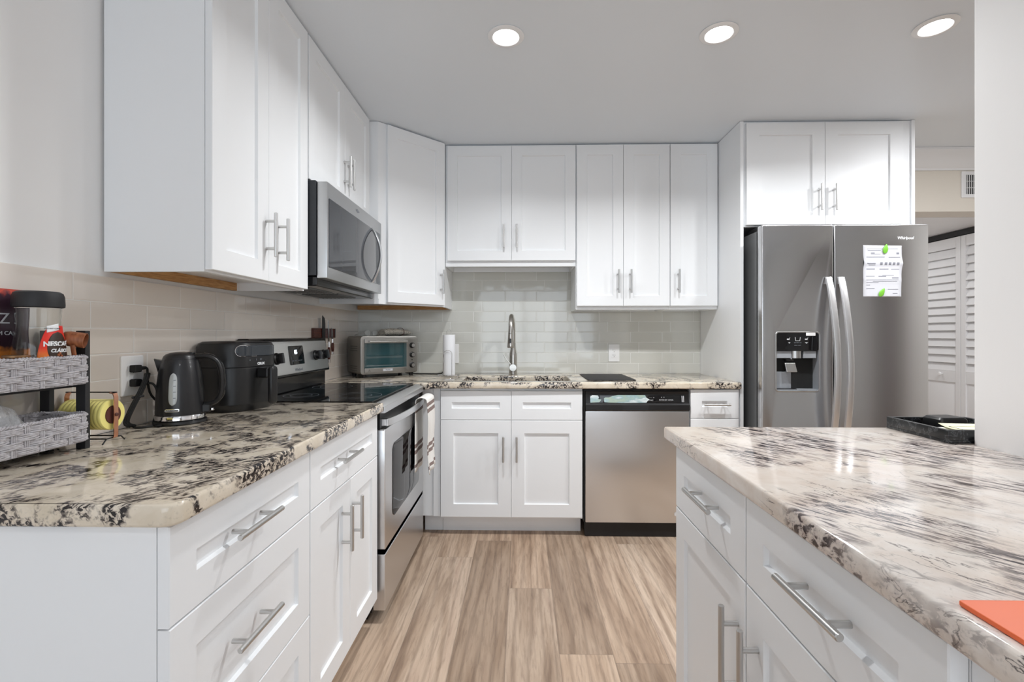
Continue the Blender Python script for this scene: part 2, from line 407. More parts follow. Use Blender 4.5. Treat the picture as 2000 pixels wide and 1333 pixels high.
# crown moulding along the header
prof = [(0, 0), (.0, -.125), (.012, -.125), (.016, -.112), (.024, -.108), (.050, -.070), (.078, -.038), (.090, -.030), (.096, -.018), (.100, -.014), (.100, 0)]
cm = MB(); n = len(prof)
cm.add([(2.28, 3.299-a, ZC-.001+b) for a, b in prof]+[(3.515, 3.299-a, ZC-.001+b) for a, b in prof],
       [tuple(range(n)), tuple(reversed(range(n, 2*n)))]+[(i, (i+1) % n, n+(i+1) % n, n+i) for i in range(n)])
struct('trim_1', cm, M_trim)
# louvred bifold closet doors
def louvre(idx, y0, y1):
    o = MB(); x0, x1 = XF, XF+.03
    st = .042
    o.box(x0, y0, .03, x1, y0+st, 1.985).box(x0, y1-st, .03, x1, y1, 1.985)
    o.box(x0+.002, y0+st, 1.90, x1-.002, y1-st, 1.985).box(x0+.002, y0+st, .80, x1-.002, y1-st, .895).box(x0+.002, y0+st, .03, x1-.002, y1-st, .20)
    d = struct('door_%d' % idx, o, M_trim, bevel=.003)
    sl = MB(); k = 0
    z = .895
    while z < 1.89:
        sl.add([(x0+.001, y0+st, z), (x0+.001, y1-st, z), (x0+.026, y1-st, z+.070), (x0+.026, y0+st, z+.070),
                (x0+.007, y0+st, z-.003), (x0+.007, y1-st, z-.003), (x0+.032, y1-st, z+.067), (x0+.032, y0+st, z+.067)],
               [(0, 1, 2, 3), (4, 7, 6, 5), (0, 4, 5, 1), (3, 2, 6, 7), (0, 3, 7, 4), (1, 5, 6, 2)])
        z += .0665
    sl.build('louvre_slats', M_trim, d)
    pn = MB(); pn.box(x0+.012, y0+st, .20, x1-.004, y1-st, .80)
    a = .035; pn.add([(x0+.012, y0+st+.012, .215), (x0+.012, y1-st-.012, .215), (x0+.012, y1-st-.012, .785), (x0+.012, y0+st+.012, .785),
                      (x0+.002, y0+st+a, .245), (x0+.002, y1-st-a, .245), (x0+.002, y1-st-a, .755), (x0+.002, y0+st+a, .755)],
                     [(4, 5, 6, 7), (0, 1, 5, 4), (1, 2, 6, 5), (2, 3, 7, 6), (3, 0, 4, 7)])
    pn.build('door_panel', M_trim, d); return d
dl = louvre(1, 3.872, 4.26); louvre(2, 3.480, 3.868)
MB().at(T(XF, 4.035, .865) @ RY(-PI/2)).lathe([(.007, 0), (.007, .010), (.014, .014), (.016, .022), (.012, .029), (.0001, .031)], 20).build('door_knob', M_white_plastic, dl)
struct('door_track', MB().box(XF-.004, 3.45, 1.99, XF+.05, 4.3, 2.032), M_blackmat)
struct('trim_2', MB().box(2.401, 3.47, 1.995, 2.43, 4.99, 2.034), M_trim)

# added ceiling lamps, out of frame, brightening the hall and living side
def added_lamp(x, y, z, w):
    struct('added_ceiling_lamp', MB().at(T(x, y, z)).lathe([(.0001, -.001), (.09, -.001), (.09, -.012), (.075, -.02), (.0001, -.022)], 32), M_lens)
    area_light('added_fill_light', (x, y, z-.03), (0, 0, 0), .16, .16, w, (.96, .975, 1.0), 'DISK')
added_lamp(2.95, 4.25, 2.034, 1.3); added_lamp(2.62, 1.95, ZC, 17); added_lamp(.35, -.75, ZC, 4)
# ceiling downlights
def downlight(x, y, label):
    t = thing('recessed_light', label, 'ceiling light', (x, y, ZC), group='recessed ceiling lights')
    MB().lathe([(.052, -.001), (.074, -.001), (.076, -.004), (.070, -.008), (.056, -.009), (.052, -.006), (.052, -.001)], 36).build('trim_ring', M_white_plastic, t)
    MB().lathe([(.0001, -.0015), (.0515, -.0015), (.0515, -.0055), (.0001, -.007)], 36).build('lamp_lens', M_lens, t)
    area_light('downlight', (x, y, ZC-.012), (0, 0, 0), .1, .1, DL_POWER, (.975, .99, 1.0), 'DISK', spread=math.radians(150)).parent = None
downlight(*DOWNLIGHTS[0], 'lit round recessed ceiling light above the sink side, leftmost of three')
downlight(*DOWNLIGHTS[1], 'lit round recessed ceiling light in the middle of the three')
downlight(*DOWNLIGHTS[2], 'lit round recessed ceiling light nearest the right-hand wall')

# ------------------------------------------------------------------ cabinets
# local frame of a cabinet: x along its face, -y out of the face, z up; door fronts stand at y -.021 .. -.001
def shaker_mb(x0, z0, x1, z1, rail=.066, t=.020, rec=.009):
    mb = MB(); y0, y1 = -.001-t, -.001; c = .0018
    a = [(x0, z0), (x1, z0), (x1, z1), (x0, z1)]
    i1 = [(x0+rail, z0+rail), (x1-rail, z0+rail), (x1-rail, z1-rail), (x0+rail, z1-rail)]
    b = .0035
    i2 = [(x0+rail+b, z0+rail+b), (x1-rail-b, z0+rail+b), (x1-rail-b, z1-rail-b), (x0+rail+b, z1-rail-b)]
    ci = [(x0+c, z0+c), (x1-c, z0+c), (x1-c, z1-c), (x0+c, z1-c)]
    vs = [(x, y1, z) for x, z in a]+[(x, y0+c, z) for x, z in a]+[(x, y0, z) for x, z in ci]+[(x, y0, z) for x, z in i1]+[(x, y0+rec, z) for x, z in i2]
    fs = [(3, 2, 1, 0), (16, 17, 18, 19)]
    for k in range(4):
        j = (k+1) % 4
        for q in range(4): fs.append((q*4+k, q*4+j, q*4+4+j, q*4+4+k))
    return mb.add(vs, fs)
def bar_handle(parent, x, z, length=.156, vert=True, y=-.021, off=.034):
    mb = MB(); h = length/2; s = length*.31; r = .006
    d = (0, 0, 1) if vert else (1, 0, 0)
    p = lambda k, yy: (x+d[0]*k, yy, z+d[2]*k)
    yc = y-off
    mb.tube([p(-h, yc), p(-h+.0012, yc), p(h-.0012, yc), p(h, yc)], [r-.0012, r, r, r-.0012], 18)
    for k in (-s, s): mb.cyl(p(k, y), p(k, yc), .0052, n=12)
    return mb.build('handle', M_handle, parent)
def front(parent, kind, x0, z0, x1, z1, handle=None, length=.156, rail=.066):
    o = shaker_mb(x0, z0, x1, z1, rail).build(kind, M_cab, parent, smooth=False)
    if handle: bar_handle(o, handle[0], handle[1], length, handle[2])
    return o
GAP = .0016
def base_cab(name, label, loc, rz, w, depth, toe=.075, hollow=False, group='white base cabinets'):
    t = thing(name, label, 'cabinet', (loc[0], loc[1], 0), rz, group)
    mb = MB()
    if hollow:
        mb.box(0, 0, .105, .018, depth, .874).box(w-.018, 0, .105, w, depth, .874).box(.018, 0, .105, w-.018, depth, .123)
        mb.box(.018, 0, .123, w-.018, .018, .16).box(.018, 0, .84, w-.018, .018, .874).box(w/2-.03, 0, .16, w/2+.03, .018, .84).box(.018, 0, .66, w-.018, .018, .72)
    else:
        mb.box(0, 0, .105, w, depth, .874)
    mb.build('body', M_cab, t, smooth=False)
    MB().box(.001, toe, .0, w-.001, toe+.016, .1048).build('toe_kick', M_cab, t, smooth=False)
    return t
def upper_cab(name, label, loc, rz, w, depth, z0, z1, group='white wall cabinets', rail=None):
    """carcass with a recessed underside: face frame and sides hang below the bottom panel"""
    t = thing(name, label, 'cabinet', (loc[0], loc[1], z0), rz, group)
    mb = MB(); h = z1-z0
    mb.box(0, 0, 0, w, .019, .032).box(0, .019, 0, .014, depth, .032).box(w-.014, .019, 0, w, depth, .032).box(0, 0, .032, w, depth, h)
    mb.build('body', M_cab, t, smooth=False)
    MB().box(.0145, depth-.018, .0005, w-.0145, depth-.001, .0315).build('hanging_rail', rail or M_cab, t, smooth=False)
    return t
D90 = PI/2
BX = -.609                 # face-frame plane of the left base run (doors reach x = -.588)
# -- left base run
t = base_cab('base_cabinet', 'white three-drawer base cabinet under the left granite counter, nearest the camera', (BX, .776), D90, .526, .568)
zs = [(.1165, .4135), (.4165, .6975), (.7005, .871)]
for (a, b) in zs: front(t, 'drawer', GAP, a, .526-GAP, b, (.263-.037, (a+b)/2 + (.012 if b < .8 else .006), False), .165)
t = base_cab('base_cabinet', 'white base cabinet with one drawer over two doors, directly beside the range', (BX, 1.304), D90, .612, .568)
front(t, 'drawer', GAP, .7005, .612-GAP, .871, (.306-.055, .792, False), .165)
front(t, 'door', GAP, .1165, .306-GAP/2, .6975, (.306-.075, .560, True), .150)
front(t, 'door', .306+GAP/2, .1165, .612-GAP, .6975, (.306+.022+.0, .560, True), .150)
# -- back base run (faces the camera), face-frame plane y = 2.802
BY = 2.802
t = thing('corner_filler', 'narrow white filler panel in the corner between range and sink cabinet', 'filler panel', (0, 0, 0))
MB().box(-.590, 2.802, .1155, -.5245, 2.818, .8735).box(-.590, 2.878, 0, -.4815, 2.893, .1135).build('panel', M_cab, t, smooth=False)
MB().box(-.5235, 2.794, .1155, -.4815, 2.812, .8735).build('stile', M_cab, t, smooth=False)
t = base_cab('sink_base_cabinet', 'wide white sink base cabinet with two doors below two false drawer fronts', (-.4805, BY), 0, .8375, .585, hollow=True)
w = .8375; h = w/2
for x0, x1, hx in ((GAP, h-GAP/2, h-.046), (h+GAP/2, w-GAP, h+.032)):
    front(t, 'false_drawer_front', x0, .690, x1, .860)
    front(t, 'door', x0, .1165, x1, .687, (hx, .522, True), .148, rail=.076)
t = base_cab('base_cabinet', 'narrow white drawer cabinet between dishwasher and refrigerator panel', (.9835, BY), 0, .289, .585)
front(t, 'drawer', GAP, .7035, .289-.008, .871, (.144, .787, False), .152)
front(t, 'drawer', GAP, .4165, .289-.008, .7005, (.144, .56, False), .152)
front(t, 'drawer', GAP, .1165, .289-.008, .4135, (.144, .265, False), .152)
# -- peninsula cabinets (face -x), face-frame plane x = .466
PX = .466
t = base_cab('peninsula_cabinet', 'white peninsula cabinet with a drawer over a door, at the far end near the dishwasher', (PX, 1.376), -D90, .425, .60, group='white peninsula cabinets')
front(t, 'drawer', GAP, .7005, .425-GAP, .871, (.245, .800, False), .158)
front(t, 'door', GAP, .1165, .425-GAP, .6975, (.392, .535, True), .20)
t = base_cab('peninsula_cabinet', 'white peninsula cabinet with a drawer over a door, closest to the camera', (PX, .949), -D90, .448, .60, group='white peninsula cabinets')
front(t, 'drawer', GAP, .7005, .448-GAP, .871, (.250, .800, False), .158)
front(t, 'door', GAP, .1165, .448-GAP, .6975, (.048, .535, True), .20)
t = thing('peninsula_end_panel', 'white end panel closing the near end of the peninsula cabinets', 'cabinet panel', (0, 0, 0))
MB().box(.4665, .458, 0, 1.14, .476, .874).build('panel', M_cab, t, smooth=False)
MB().box(.4665, .4765, .10, .486, .5, .874).build('stile', M_cab, t, smooth=False)

# -- left wall cabinets, face-frame plane x = -.897
UX = -.897; UD = abs(XW)-abs(UX)-.001
t = upper_cab('wall_cabinet', 'tall two-door white wall cabinet on the left wall above the kettle', (UX, 1.318), D90, .6105, UD, 1.3715, 2.437, rail=M_wood_raw)
front(t, 'door', .003, .006, .303-GAP/2, 1.060, (.303-.017, .163, True), .152)
front(t, 'door', .303+GAP/2, .006, .603, 1.060, (.303+.068, .163, True), .152)
t = upper_cab('wall_cabinet', 'short two-door white wall cabinet directly above the microwave', (UX, 1.929), D90, .8140, UD, 1.832, 2.437)
front(t, 'door', .004, .004, .398, .598, (.385, .163, True), .152)
front(t, 'door', .401, .004, .776, .598, (.417+.02, .163, True), .152)
# -- diagonal corner wall cabinet
t = thing('corner_wall_cabinet', 'white diagonal corner wall cabinet above the toaster oven', 'cabinet', (0, 0, 1.3715), group='white wall cabinets')
dA, dB = Vector((-.838, 2.744)), Vector((-.503, 3.075))
poly = [(XW+.001, 2.744), (dA.x, dA.y), (dB.x, dB.y), (dB.x, YB-.001), (XW+.001, YB-.001)]
mb = MB().prism(poly, .03, 1.0655)
mb.box(XW+.001, 2.744, 0, dA.x, 2.758, .03).box(dB.x-.014, dB.y+.012, 0, dB.x, YB-.001, .03)
ang = math.atan2(dB.y-dA.y, dB.x-dA.x); L = (dB-dA).length
mb.at(T(dA.x, dA.y, 0) @ RZ(ang)).box(.004, 0, 0, L-.002, .016, .03)
mb.build('body', M_cab, t, smooth=False)
MB().box(XW+.002, YB-.02, 0, dB.x-.016, YB-.0015, .0295).build('hanging_rail', M_wood_raw, t, smooth=False)
dr = shaker_mb(.052, .010, L-.012, 1.058).at(Matrix.Identity(4))
dr2 = MB().at(T(dA.x, dA.y, 0) @ RZ(ang)); dr2.add(dr.v, dr.f)
dr2 = dr2.build('door', M_cab, t, smooth=False)
hb = bar_handle(dr2, 0, 0, .152, True, y=-.021); hb.matrix_local = T(dA.x, dA.y, 0) @ RZ(ang) @ T(L-.045, 0, .158)
# -- back wall cabinets, face-frame plane y = 3.107
UY = 3.107; VD = YB-UY-.001
t = upper_cab('wall_cabinet', 'two-door white wall cabinet above the sink, shorter than its neighbours', (-.5005, UY), 0, .8525, VD, 1.640, 2.437)
front(t, 'door', .012, .035, .434-GAP/2, .787, (.384, .190, True), .152)
front(t, 'door', .434+GAP/2, .035, .8505, .787, (.468, .190, True), .152)
t = upper_cab('wall_cabinet', 'tall two-door white wall cabinet to the right of the sink recess', (.353, UY), 0, .608, VD, 1.357, 2.437)
front(t, 'door', .005, .021, .3065, 1.071, (.273, .180, True), .152)
front(t, 'door', .3085, .021, .607, 1.071, (.352, .180, True), .152)
t = upper_cab('wall_cabinet', 'tall single-door white wall cabinet beside the refrigerator panel', (.962, UY), 0, .309, VD, 1.357, 2.437)
front(t, 'door', .002, .021, .3045, 1.071, (.050, .180, True), .152)
# -- refrigerator surround
t = thing('refrigerator_side_panel', 'tall white panel standing between the counter end and the refrigerator', 'cabinet panel', (0, 0, 0))
MB().box(1.2745, 2.786, 0, 1.2935, YB-.001, 2.437).build('panel', M_cab, t, smooth=False, bevel=.001)
t = upper_cab('refrigerator_cabinet', 'two-door white cabinet over the refrigerator', (1.2945, 2.797), 0, .962, .60, 1.822, 2.437)
front(t, 'door', .012, .008, .462-GAP/2, .602, (.462-.038, .160, True), .152, rail=.072)
front(t, 'door', .462+GAP/2, .008, .905, .602, (.462+.046, .160, True), .152, rail=.072)
t = thing('refrigerator_end_panel', 'tall white panel on the hall side of the refrigerator', 'cabinet panel', (0, 0, 0))
MB().box(2.2575, 2.786, 0, 2.2765, YB-.001, 2.437).build('panel', M_cab, t, smooth=False, bevel=.001)

# ------------------------------------------------------------------ granite worktops
def top(name, label, polys, m, z=.876):
    o = plate(name, polys, .038, m, None, T(0, 0, z), bevel=.007, res=3); return tag(o, label, 'countertop')
top('granite_countertop', 'cream and black granite countertop on the left drawer cabinets', [rrect(XW+.001, .758, -.566, 1.928, [0, 0.0, .035, 0][0:1]*1+[.03, .004, .002] if False else [.002, .03, .004, .002])], M_granA)
sink_hole = rrect(-.365, 2.842, .300, 3.185, .05, 8)
outer = [(XW+.001, 2.706), (-.545, 2.706), (-.515, 2.752), (1.2735, 2.768), (1.2735, YB-.001), (XW+.001, YB-.001)]
top('granite_countertop', 'cream and black granite countertop along the back wall with the sink cut-out', [outer, sink_hole], M_granA)
top('granite_countertop', 'pale granite peninsula top with black and mauve veins', [[(.432, .26), (XC-.001, .26), (XC-.001, 1.224), (1.62, 1.224), (1.62, 1.446), (.432, 1.446)][::1]], M_granB)
# undermount sink
t = thing('sink', 'stainless steel undermount sink set into the back granite counter', 'sink', (0, 0, .68))
secs = []
for x0, y0, x1, y1, z, r in ((-.385, 2.822, .320, 3.205, .1945, .06), (-.368, 2.838, .303, 3.189, .1945, .055), (-.366, 2.840, .301, 3.187, .185, .055), (-.352, 2.853, .288, 3.174, .02, .06), (-.32, 2.88, .26, 3.145, .002, .07), (-.10, 3.0, .02, 3.03, .0, .01)):
    secs.append([(a, b, z) for a, b in rrect(x0, y0, x1, y1, r, 6)])
mb = MB().loft(secs, cap=False); k = len(secs[-1]); mb.f.append(tuple(range(len(mb.v)-k, len(mb.v))))
mb.build('basin', M_steel, t, thick=.0015)
MB().at(T(-.04, 3.015, .002)).lathe([(.05, 0), (.05, .002), (.038, .003), (.036, .0005), (.0001, .0005)], 28).build('drain', M_chrome, t)
# faucet
t = thing('faucet', 'brushed nickel pull-down faucet with a side lever, behind the sink', 'faucet', (-.060, 3.262, .9142))
MB().lathe([(.030, 0), (.030, .004), (.0265, .008), (.0255, .12), (.024, .145), (.0175, .175), (.0155, .20), (.0155, .22)], 28).build('body', M_faucet, t)
pts = [(0, 0, .215), (0, 0, .305)]+[(-.012*math.sin(a/2), -.085+.085*math.cos(a), .305+.098*math.sin(a)) for a in [PI*i/14 for i in range(1, 14)]]+[(-.013, -.170, .300), (-.014, -.172, .285)]
MB().tube(pts, .0145, 20).build('spout', M_faucet, t)
hd = MB().at(T(-.0135, -.172, .285)); hd.lathe([(.0145, 0), (.0155, -.006), (.0155, -.012), (.017, -.03), (.021, -.075), (.022, -.088), (.0195, -.094), (.0001, -.092)], 24)
hd = hd.build('spray_head', M_faucet, t)
MB().box(-.0195, -.1955, .222, -.0085, -.1885, .252).build('spray_button', M_black, hd, bevel=.002)
lv = MB(); lv.at(T(0, -.024, .052) @ RX(D90)).lathe([(.026, 0), (.026, .012), (.0235, .016), (.0001, .016)], 28); lv.at(Matrix.Identity(4))
lv.tube([(-.016, -.034, .074), (-.045, -.036, .11), (-.066, -.040, .142)], [.0042, .0036, .003], 10)
lv.build('lever', M_faucet, t)

# ------------------------------------------------------------------ range (faces +x): local x -> +y, local -y -> +x
t = thing('range', 'stainless steel electric range with black glass cooktop between the left counters', 'stove', (-.615, 1.936, 0), D90)
RW = .760; RDp = abs(XW)-.615-.002
MB().box(.001, 0, .045, RW-.001, RDp, .884).box(.03, .03, .0, .07, .07, .0448).box(RW-.07, .03, 0, RW-.03, .07, .0448).box(.03, RDp-.1, 0, .07, RDp-.05, .0448).box(RW-.07, RDp-.1, 0, RW-.03, RDp-.05, .0448).build('body', M_black_enamel, t)
MB().box(.0, -.012, .8845, RW, RDp-.06, .908).build('cooktop_frame', M_black_enamel, t, bevel=.003)
ct = MB().box(.012, .004, .9085, RW-.012, RDp-.075, .9155).build('glass_cooktop', M_blackglass, t, bevel=.0015)
for (cx, cy, r) in ((.20, .14, .115), (.56, .14, .09), (.20, .39, .075), (.56, .39, .10)):
    for q in (r, r*.62):
        MB().at(T(cx, cy, .9157)).lathe([(q-.0008, 0), (q+.0008, 0), (q+.0008, .0001), (q-.0008, .0001), (q-.0008, 0)], 40).build('burner_ring', M_print_grey, ct)
mb = MB(); mb.add([(0, -.052, .868), (RW, -.052, .868), (RW, -.050, .895), (0, -.050, .895), (0, -.020, .9105), (RW, -.020, .9105), (0, -.0125, .868), (RW, -.0125, .868), (0, -.0125, .9105), (RW, -.0125, .9105)],
       [(0, 1, 2, 3), (3, 2, 5, 4), (4, 5, 9, 8), (8, 9, 7, 6), (6, 7, 1, 0), (0, 3, 4, 8, 6), (1, 7, 9, 5, 2)])
mb.build('front_trim', M_steel, t, bevel=.002)
MB().box(.004, -.030, .802, RW-.004, -.0005, .867).build('vent_gap', M_black, t)
# oven door with window
od = plate('oven_door', [rrect(.004, .303, RW-.004, .800, .006, 3)], .050, M_steel, t, T(0, -.001, 0) @ FRONT, bevel=.003)
wv_ = plate('oven_window', [rrect(.115, .395, RW-.115, .715, .035, 6)], .0025, M_blackglass, od, T(0, -.0512, 0) @ FRONT, bevel=.001)
pts = [(.022+(RW-.044)*i/24, -.055-.030*math.sin(PI*i/24)**.7, .826) for i in range(25)]
mb = MB()
for i in range(25):
    pass
secs = []
for (x, y, z) in pts: secs.append([(x, y-.005, z-.014), (x, y+.004, z-.016), (x, y+.005, z+.014), (x, y-.004, z+.016)])
mb.loft(secs).box(.022, -.056, .812, .036, -.030, .840).box(RW-.036, -.056, .812, RW-.022, -.030, .840)
mb.build('oven_handle', M_steel, od, bevel=.002)
MB().box(.004, -.052, .052, RW-.004, -.001, .284).build('storage_drawer', M_steel, t, bevel=.003)
# backguard with controls
bgy = RDp-.074
mb = MB(); mb.box(.004, RDp-.058, .9085, RW-.004, RDp-.001, 1.0).build('backguard_base', M_black_enamel, t, bevel=.008)
P0 = [(bgy-.006, .990), (bgy-.006, 1.0), (bgy+.018, 1.168), (bgy+.03, 1.175), (RDp-.002, 1.175), (RDp-.002, .990)]
mb = MB(); n = len(P0)
mb.add([(.0, y, z) for y, z in P0]+[(RW, y, z) for y, z in P0], [tuple(range(n)), tuple(reversed(range(n, 2*n)))]+[(i, (i+1) % n, n+(i+1) % n, n+i) for i in range(n)])
bgd = mb.build('backguard', M_black_enamel, t, bevel=.006)
tilt = math.atan2(.024, .168)
CP = T(0, bgy-.006, 1.0) @ RX(-tilt) @ FRONT          # control face: plate x, plate y up the slope
cp = plate('control_panel', [rrect(.016, .004, RW-.016, .160, .010, 4)], .003, M_steel, bgd, CP, bevel=.0008)
dsp = plate('display', [rrect(.305, .045, .455, .138, .006, 3)], .0016, M_blackglass, bgd, CP @ T(0, 0, .003), bevel=.0004)
text('05', .028, M_led, dsp, CP @ T(.372, .106, .0052), 'clock_digits', bold=.0008)
text('BAKE  BROIL  CLEAN  KEEP', .0085, M_print_grey, dsp, CP @ T(.378, .064, .0050))
text('Whirlpool', .019, M_print_grey, bgd, CP @ T(.385, .020, .0033), 'logo', shear=.2)
for kx in (.090, .185, .590, .690):
    kb = MB().at(CP @ T(kx, .082, .0032)); kb.lathe([(.027, 0), (.027, .006), (.022, .010), (.021, .024), (.0001, .025)], 28)
    kb = kb.build('knob', M_black, bgd)
    MB().at(CP @ T(kx, .082, .0032)).box(-.0075, -.0235, .0105, .0075, .0235, .036).build('knob_grip', M_darkgrey, kb, bevel=.003)

# dish towel hanging over the oven handle
tw = thing('dish_towel', 'white dish towel with brown double stripes hanging on the oven handle', 'towel', (0, 0, 0))
y0t, y1t = 2.43, 2.638
path = []
hx, hz = -.538, .826
for k in range(15): path.append((hx-.014, .478+(.826-.478)*k/14))
for k in range(1, 9): a = PI-PI*k/9; path.append((hx+.017+.031*math.cos(a), hz+.016+.022*math.sin(a)))
for k in range(15): path.append((hx+.046+.004*math.sin(k*.5), .826-(.826-.468)*k/14))
N_ = len(path)-1
M_towel = mat('towel_cotton', srgb(240, 238, 234), .9, spec=.2); g = NT(M_towel)
tcz = g.n('ShaderNodeUVMap'); spz = g.n('ShaderNodeSeparateXYZ'); g.l(tcz.outputs[0], spz.inputs[0])
lines = None
for c0, hw in ((.035, .009), (.113, .011), (.147, .011), (.343, .011), (.377, .011), (.62, .011), (.654, .011), (.85, .011), (.884, .011), (.965, .009)):
    q = g.math('LESS_THAN', g.math('ABSOLUTE', g.math('SUBTRACT', spz.outputs[1], c0)), hw)
    lines = q if lines is None else g.math('MAXIMUM', lines, q)
g.l(g.mix(g.math('MULTIPLY', lines, .85), srgb(240, 238, 234), srgb(112, 86, 80)), g.b.inputs['Base Color'])
g.bump(g.noise(g.coord((1, 1, 1)), 420, 1), .5, .002)
nu = 18
mb = MB()
def fn(u, v):
    i = v*N_; k = min(int(i), N_-1); f = i-k
    x = path[k][0]*(1-f)+path[k+1][0]*f; z = path[k][1]*(1-f)+path[k+1][1]*f
    side = abs(v-.5)*2; amp = .007*max(0, side-.2)*(1 if v > .5 else .55)
    x += amp*math.sin(u*11+(1.2 if v > .5 else 0))
    return (x+ (.008*side if v > .5 else 0), y0t+(y1t-y0t)*(u*(1-.1*(1-side)) + .05*(1-side)), z)
mb.grid(fn, nu, 48)
ob = mb.build('cloth', M_towel, tw, thick=.003)
uv = ob.data.uv_layers.new(name='UVMap')
for p in ob.data.polygons:
    for li, vi in zip(p.loop_indices, p.vertices): uv.data[li].uv = ((vi % (nu+1))/nu, (vi//(nu+1))/48)

# ------------------------------------------------------------------ over-the-range microwave (faces +x)
t = thing('microwave', 'stainless steel microwave mounted over the range below the short wall cabinet', 'microwave', (-.848, 1.938, 1.425), D90)
MW = .752; MD = abs(XW)-.848-.003
M_mwblack = mat('microwave_case', (.022, .025, .03), .35)
MB().box(-.0088, .0, .012, MW-.001, MD, .404).build('case', M_mwblack, t, bevel=.002)
MB().box(.006, .0, -.030, MW-.006, MD-.02, .0115).build('underside', M_black_enamel, t, bevel=.006)
gr = MB()
for i in range(9): gr.box(.09+.0*i, .07+.022*i, -.0335, .34, .078+.022*i, -.0302).box(.41, .07+.022*i, -.0335, .66, .078+.022*i, -.0302)
gr.build('grease_filter', M_grey_side, t)
dm = plate('door', [rrect(.0, .0, MW, .402, .004, 3)], .0435, M_steel_mw, t, T(0, -.001, 0) @ FRONT, bevel=.003)
M_mwglass = mat('microwave_glass', (.045, .048, .054), .04, spec=.7, coat=.0)
plate('window', [rrect(.016, .048, MW-.030, .336, .004, 3)], .0022, M_mwglass, dm, T(0, -.0447, 0) @ FRONT, bevel=.0006)
hp = [(.577, -.046, .338-.29*i/20) for i in range(21)]
secs = []
for i in range(21):
    a = i/20; bow = .004+.048*math.sin(PI*a)**.9; w_ = .006+.007*math.sin(PI*a); z = .338-.292*a
    secs.append([(.577-w_, -.046-bow, z), (.577-w_*.7, -.046-bow+.011, z), (.577+w_*.7, -.046-bow+.011, z), (.577+w_, -.046-bow, z), (.577, -.046-bow-.005, z)])
MB().loft(secs).build('handle', M_steel, dm, bevel=.001)
MB().at(T(.36, -.0447, .372) @ RX(D90)).lathe([(.0105, 0), (.0105, .0006), (.009, .0006), (.009, .0001), (.0085, .0001)], 28, sx=1.3, sy=.8).build('logo_ring', M_print_grey, dm)
text('Whirlpool', .012, M_print_grey, dm, T(.36, -.0447, .372) @ FRONT, 'logo', shear=.2)

# ------------------------------------------------------------------ dishwasher
t = thing('dishwasher', 'stainless steel dishwasher with a black control strip, right of the sink cabinet', 'dishwasher', (.3605, 2.802, 0))
DW = .6175
MB().box(.003, .005, .09, DW-.003, .56, .868).box(.004, .0, .855, DW-.03, .005, .870).build('tub', M_black_enamel, t)
MB().box(.012, .0, .002, DW-.006, .03, .0885).build('kick_plate', M_black, t, bevel=.003)
MB().box(.003, -.012, .09, .011, .0045, .866).build('side_gasket', M_rubber, t)
mb = MB(); x0, x1 = .0125, DW-.0015
dv = plate('door_panel', [rrect(x0, .0905, x1, .744, .004, 3)], .026, M_steel, t, T(0, .0045, 0) @ FRONT, bevel=.003)
MB().at(T(x1-.075, -.022, .143) @ RX(D90)).lathe([(.0115, 0), (.0115, .0012), (.0085, .0016), (.0085, .0008), (.0001, .0008)], 28).build('round_badge', M_print, dv)
# sculpted control strip: profile in y-z
PR = [(.004, .7455), (-.024, .7455), (-.033, .752), (-.033, .783), (-.026, .788), (-.0185, .848), (-.022, .856), (-.018, .862), (.004, .862)]
n = len(PR); mb = MB()
mb.add([(x0, y, z) for y, z in PR]+[(x1, y, z) for y, z in PR], [tuple(range(n)), tuple(reversed(range(n, 2*n)))]+[(i, (i+1) % n, n+(i+1) % n, n+i) for i in range(n)])
cs = mb.build('control_strip', M_darkgrey, t, bevel=.002)
cs.data.materials[0] = M_black
CPM = T(0, -.0262, .7885) @ RX(-math.atan2(.0075, .060)) @ FRONT
gl = plate('control_window', [rrect(.038, .004, .588, .052, .006, 3)], .0015, M_blackglass, cs, CPM, bevel=.0004)
M_pale_patch = mat('pale_green_patch', srgb(190, 206, 206), .25, spec=.5, coat=.5); g = NT(M_pale_patch)  # irregular pale grey-green patches on the control window
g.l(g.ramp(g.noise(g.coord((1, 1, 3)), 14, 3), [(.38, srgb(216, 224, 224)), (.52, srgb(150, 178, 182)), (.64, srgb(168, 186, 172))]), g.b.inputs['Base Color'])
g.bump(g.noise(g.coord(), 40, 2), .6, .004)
def thin_sheet(poly, nm='pale_patch'): plate(nm, [poly], .0006, M_pale_patch, gl, CPM @ T(0, 0, .0018))
thin_sheet([(.041, .006), (.041, .040), (.052, .049), (.085, .047), (.091, .036), (.088, .026), (.104, .024), (.102, .018), (.092, .008)])
thin_sheet([(.122, .008), (.120, .030), (.128, .036), (.150, .036), (.170, .044), (.200, .050), (.36, .050), (.366, .036), (.385, .024), (.372, .014), (.366, .006), (.24, .005), (.16, .006)])
text('- - -   o', .010, M_print, gl, CPM @ T(.398, .036, .0018)); text('START', .008, M_print, gl, CPM @ T(.395, .020, .0018))
text('o   o', .010, M_print, gl, CPM @ T(.462, .038, .0018)); text('HEATED DRY  CANCEL', .008, M_print, gl, CPM @ T(.482, .022, .0018))
MB().at(CPM).box(.572, .010, .0016, .576, .046, .0026).box(.581, .010, .0016, .584, .046, .0026).build('side_marks', M_print, gl)
MB().box(.228, -.0375, .752, .374, -.0331, .756).box(.224, -.0345, .757, .378, -.0331, .780).build('latch_recess', M_blackmat, cs, bevel=.001)

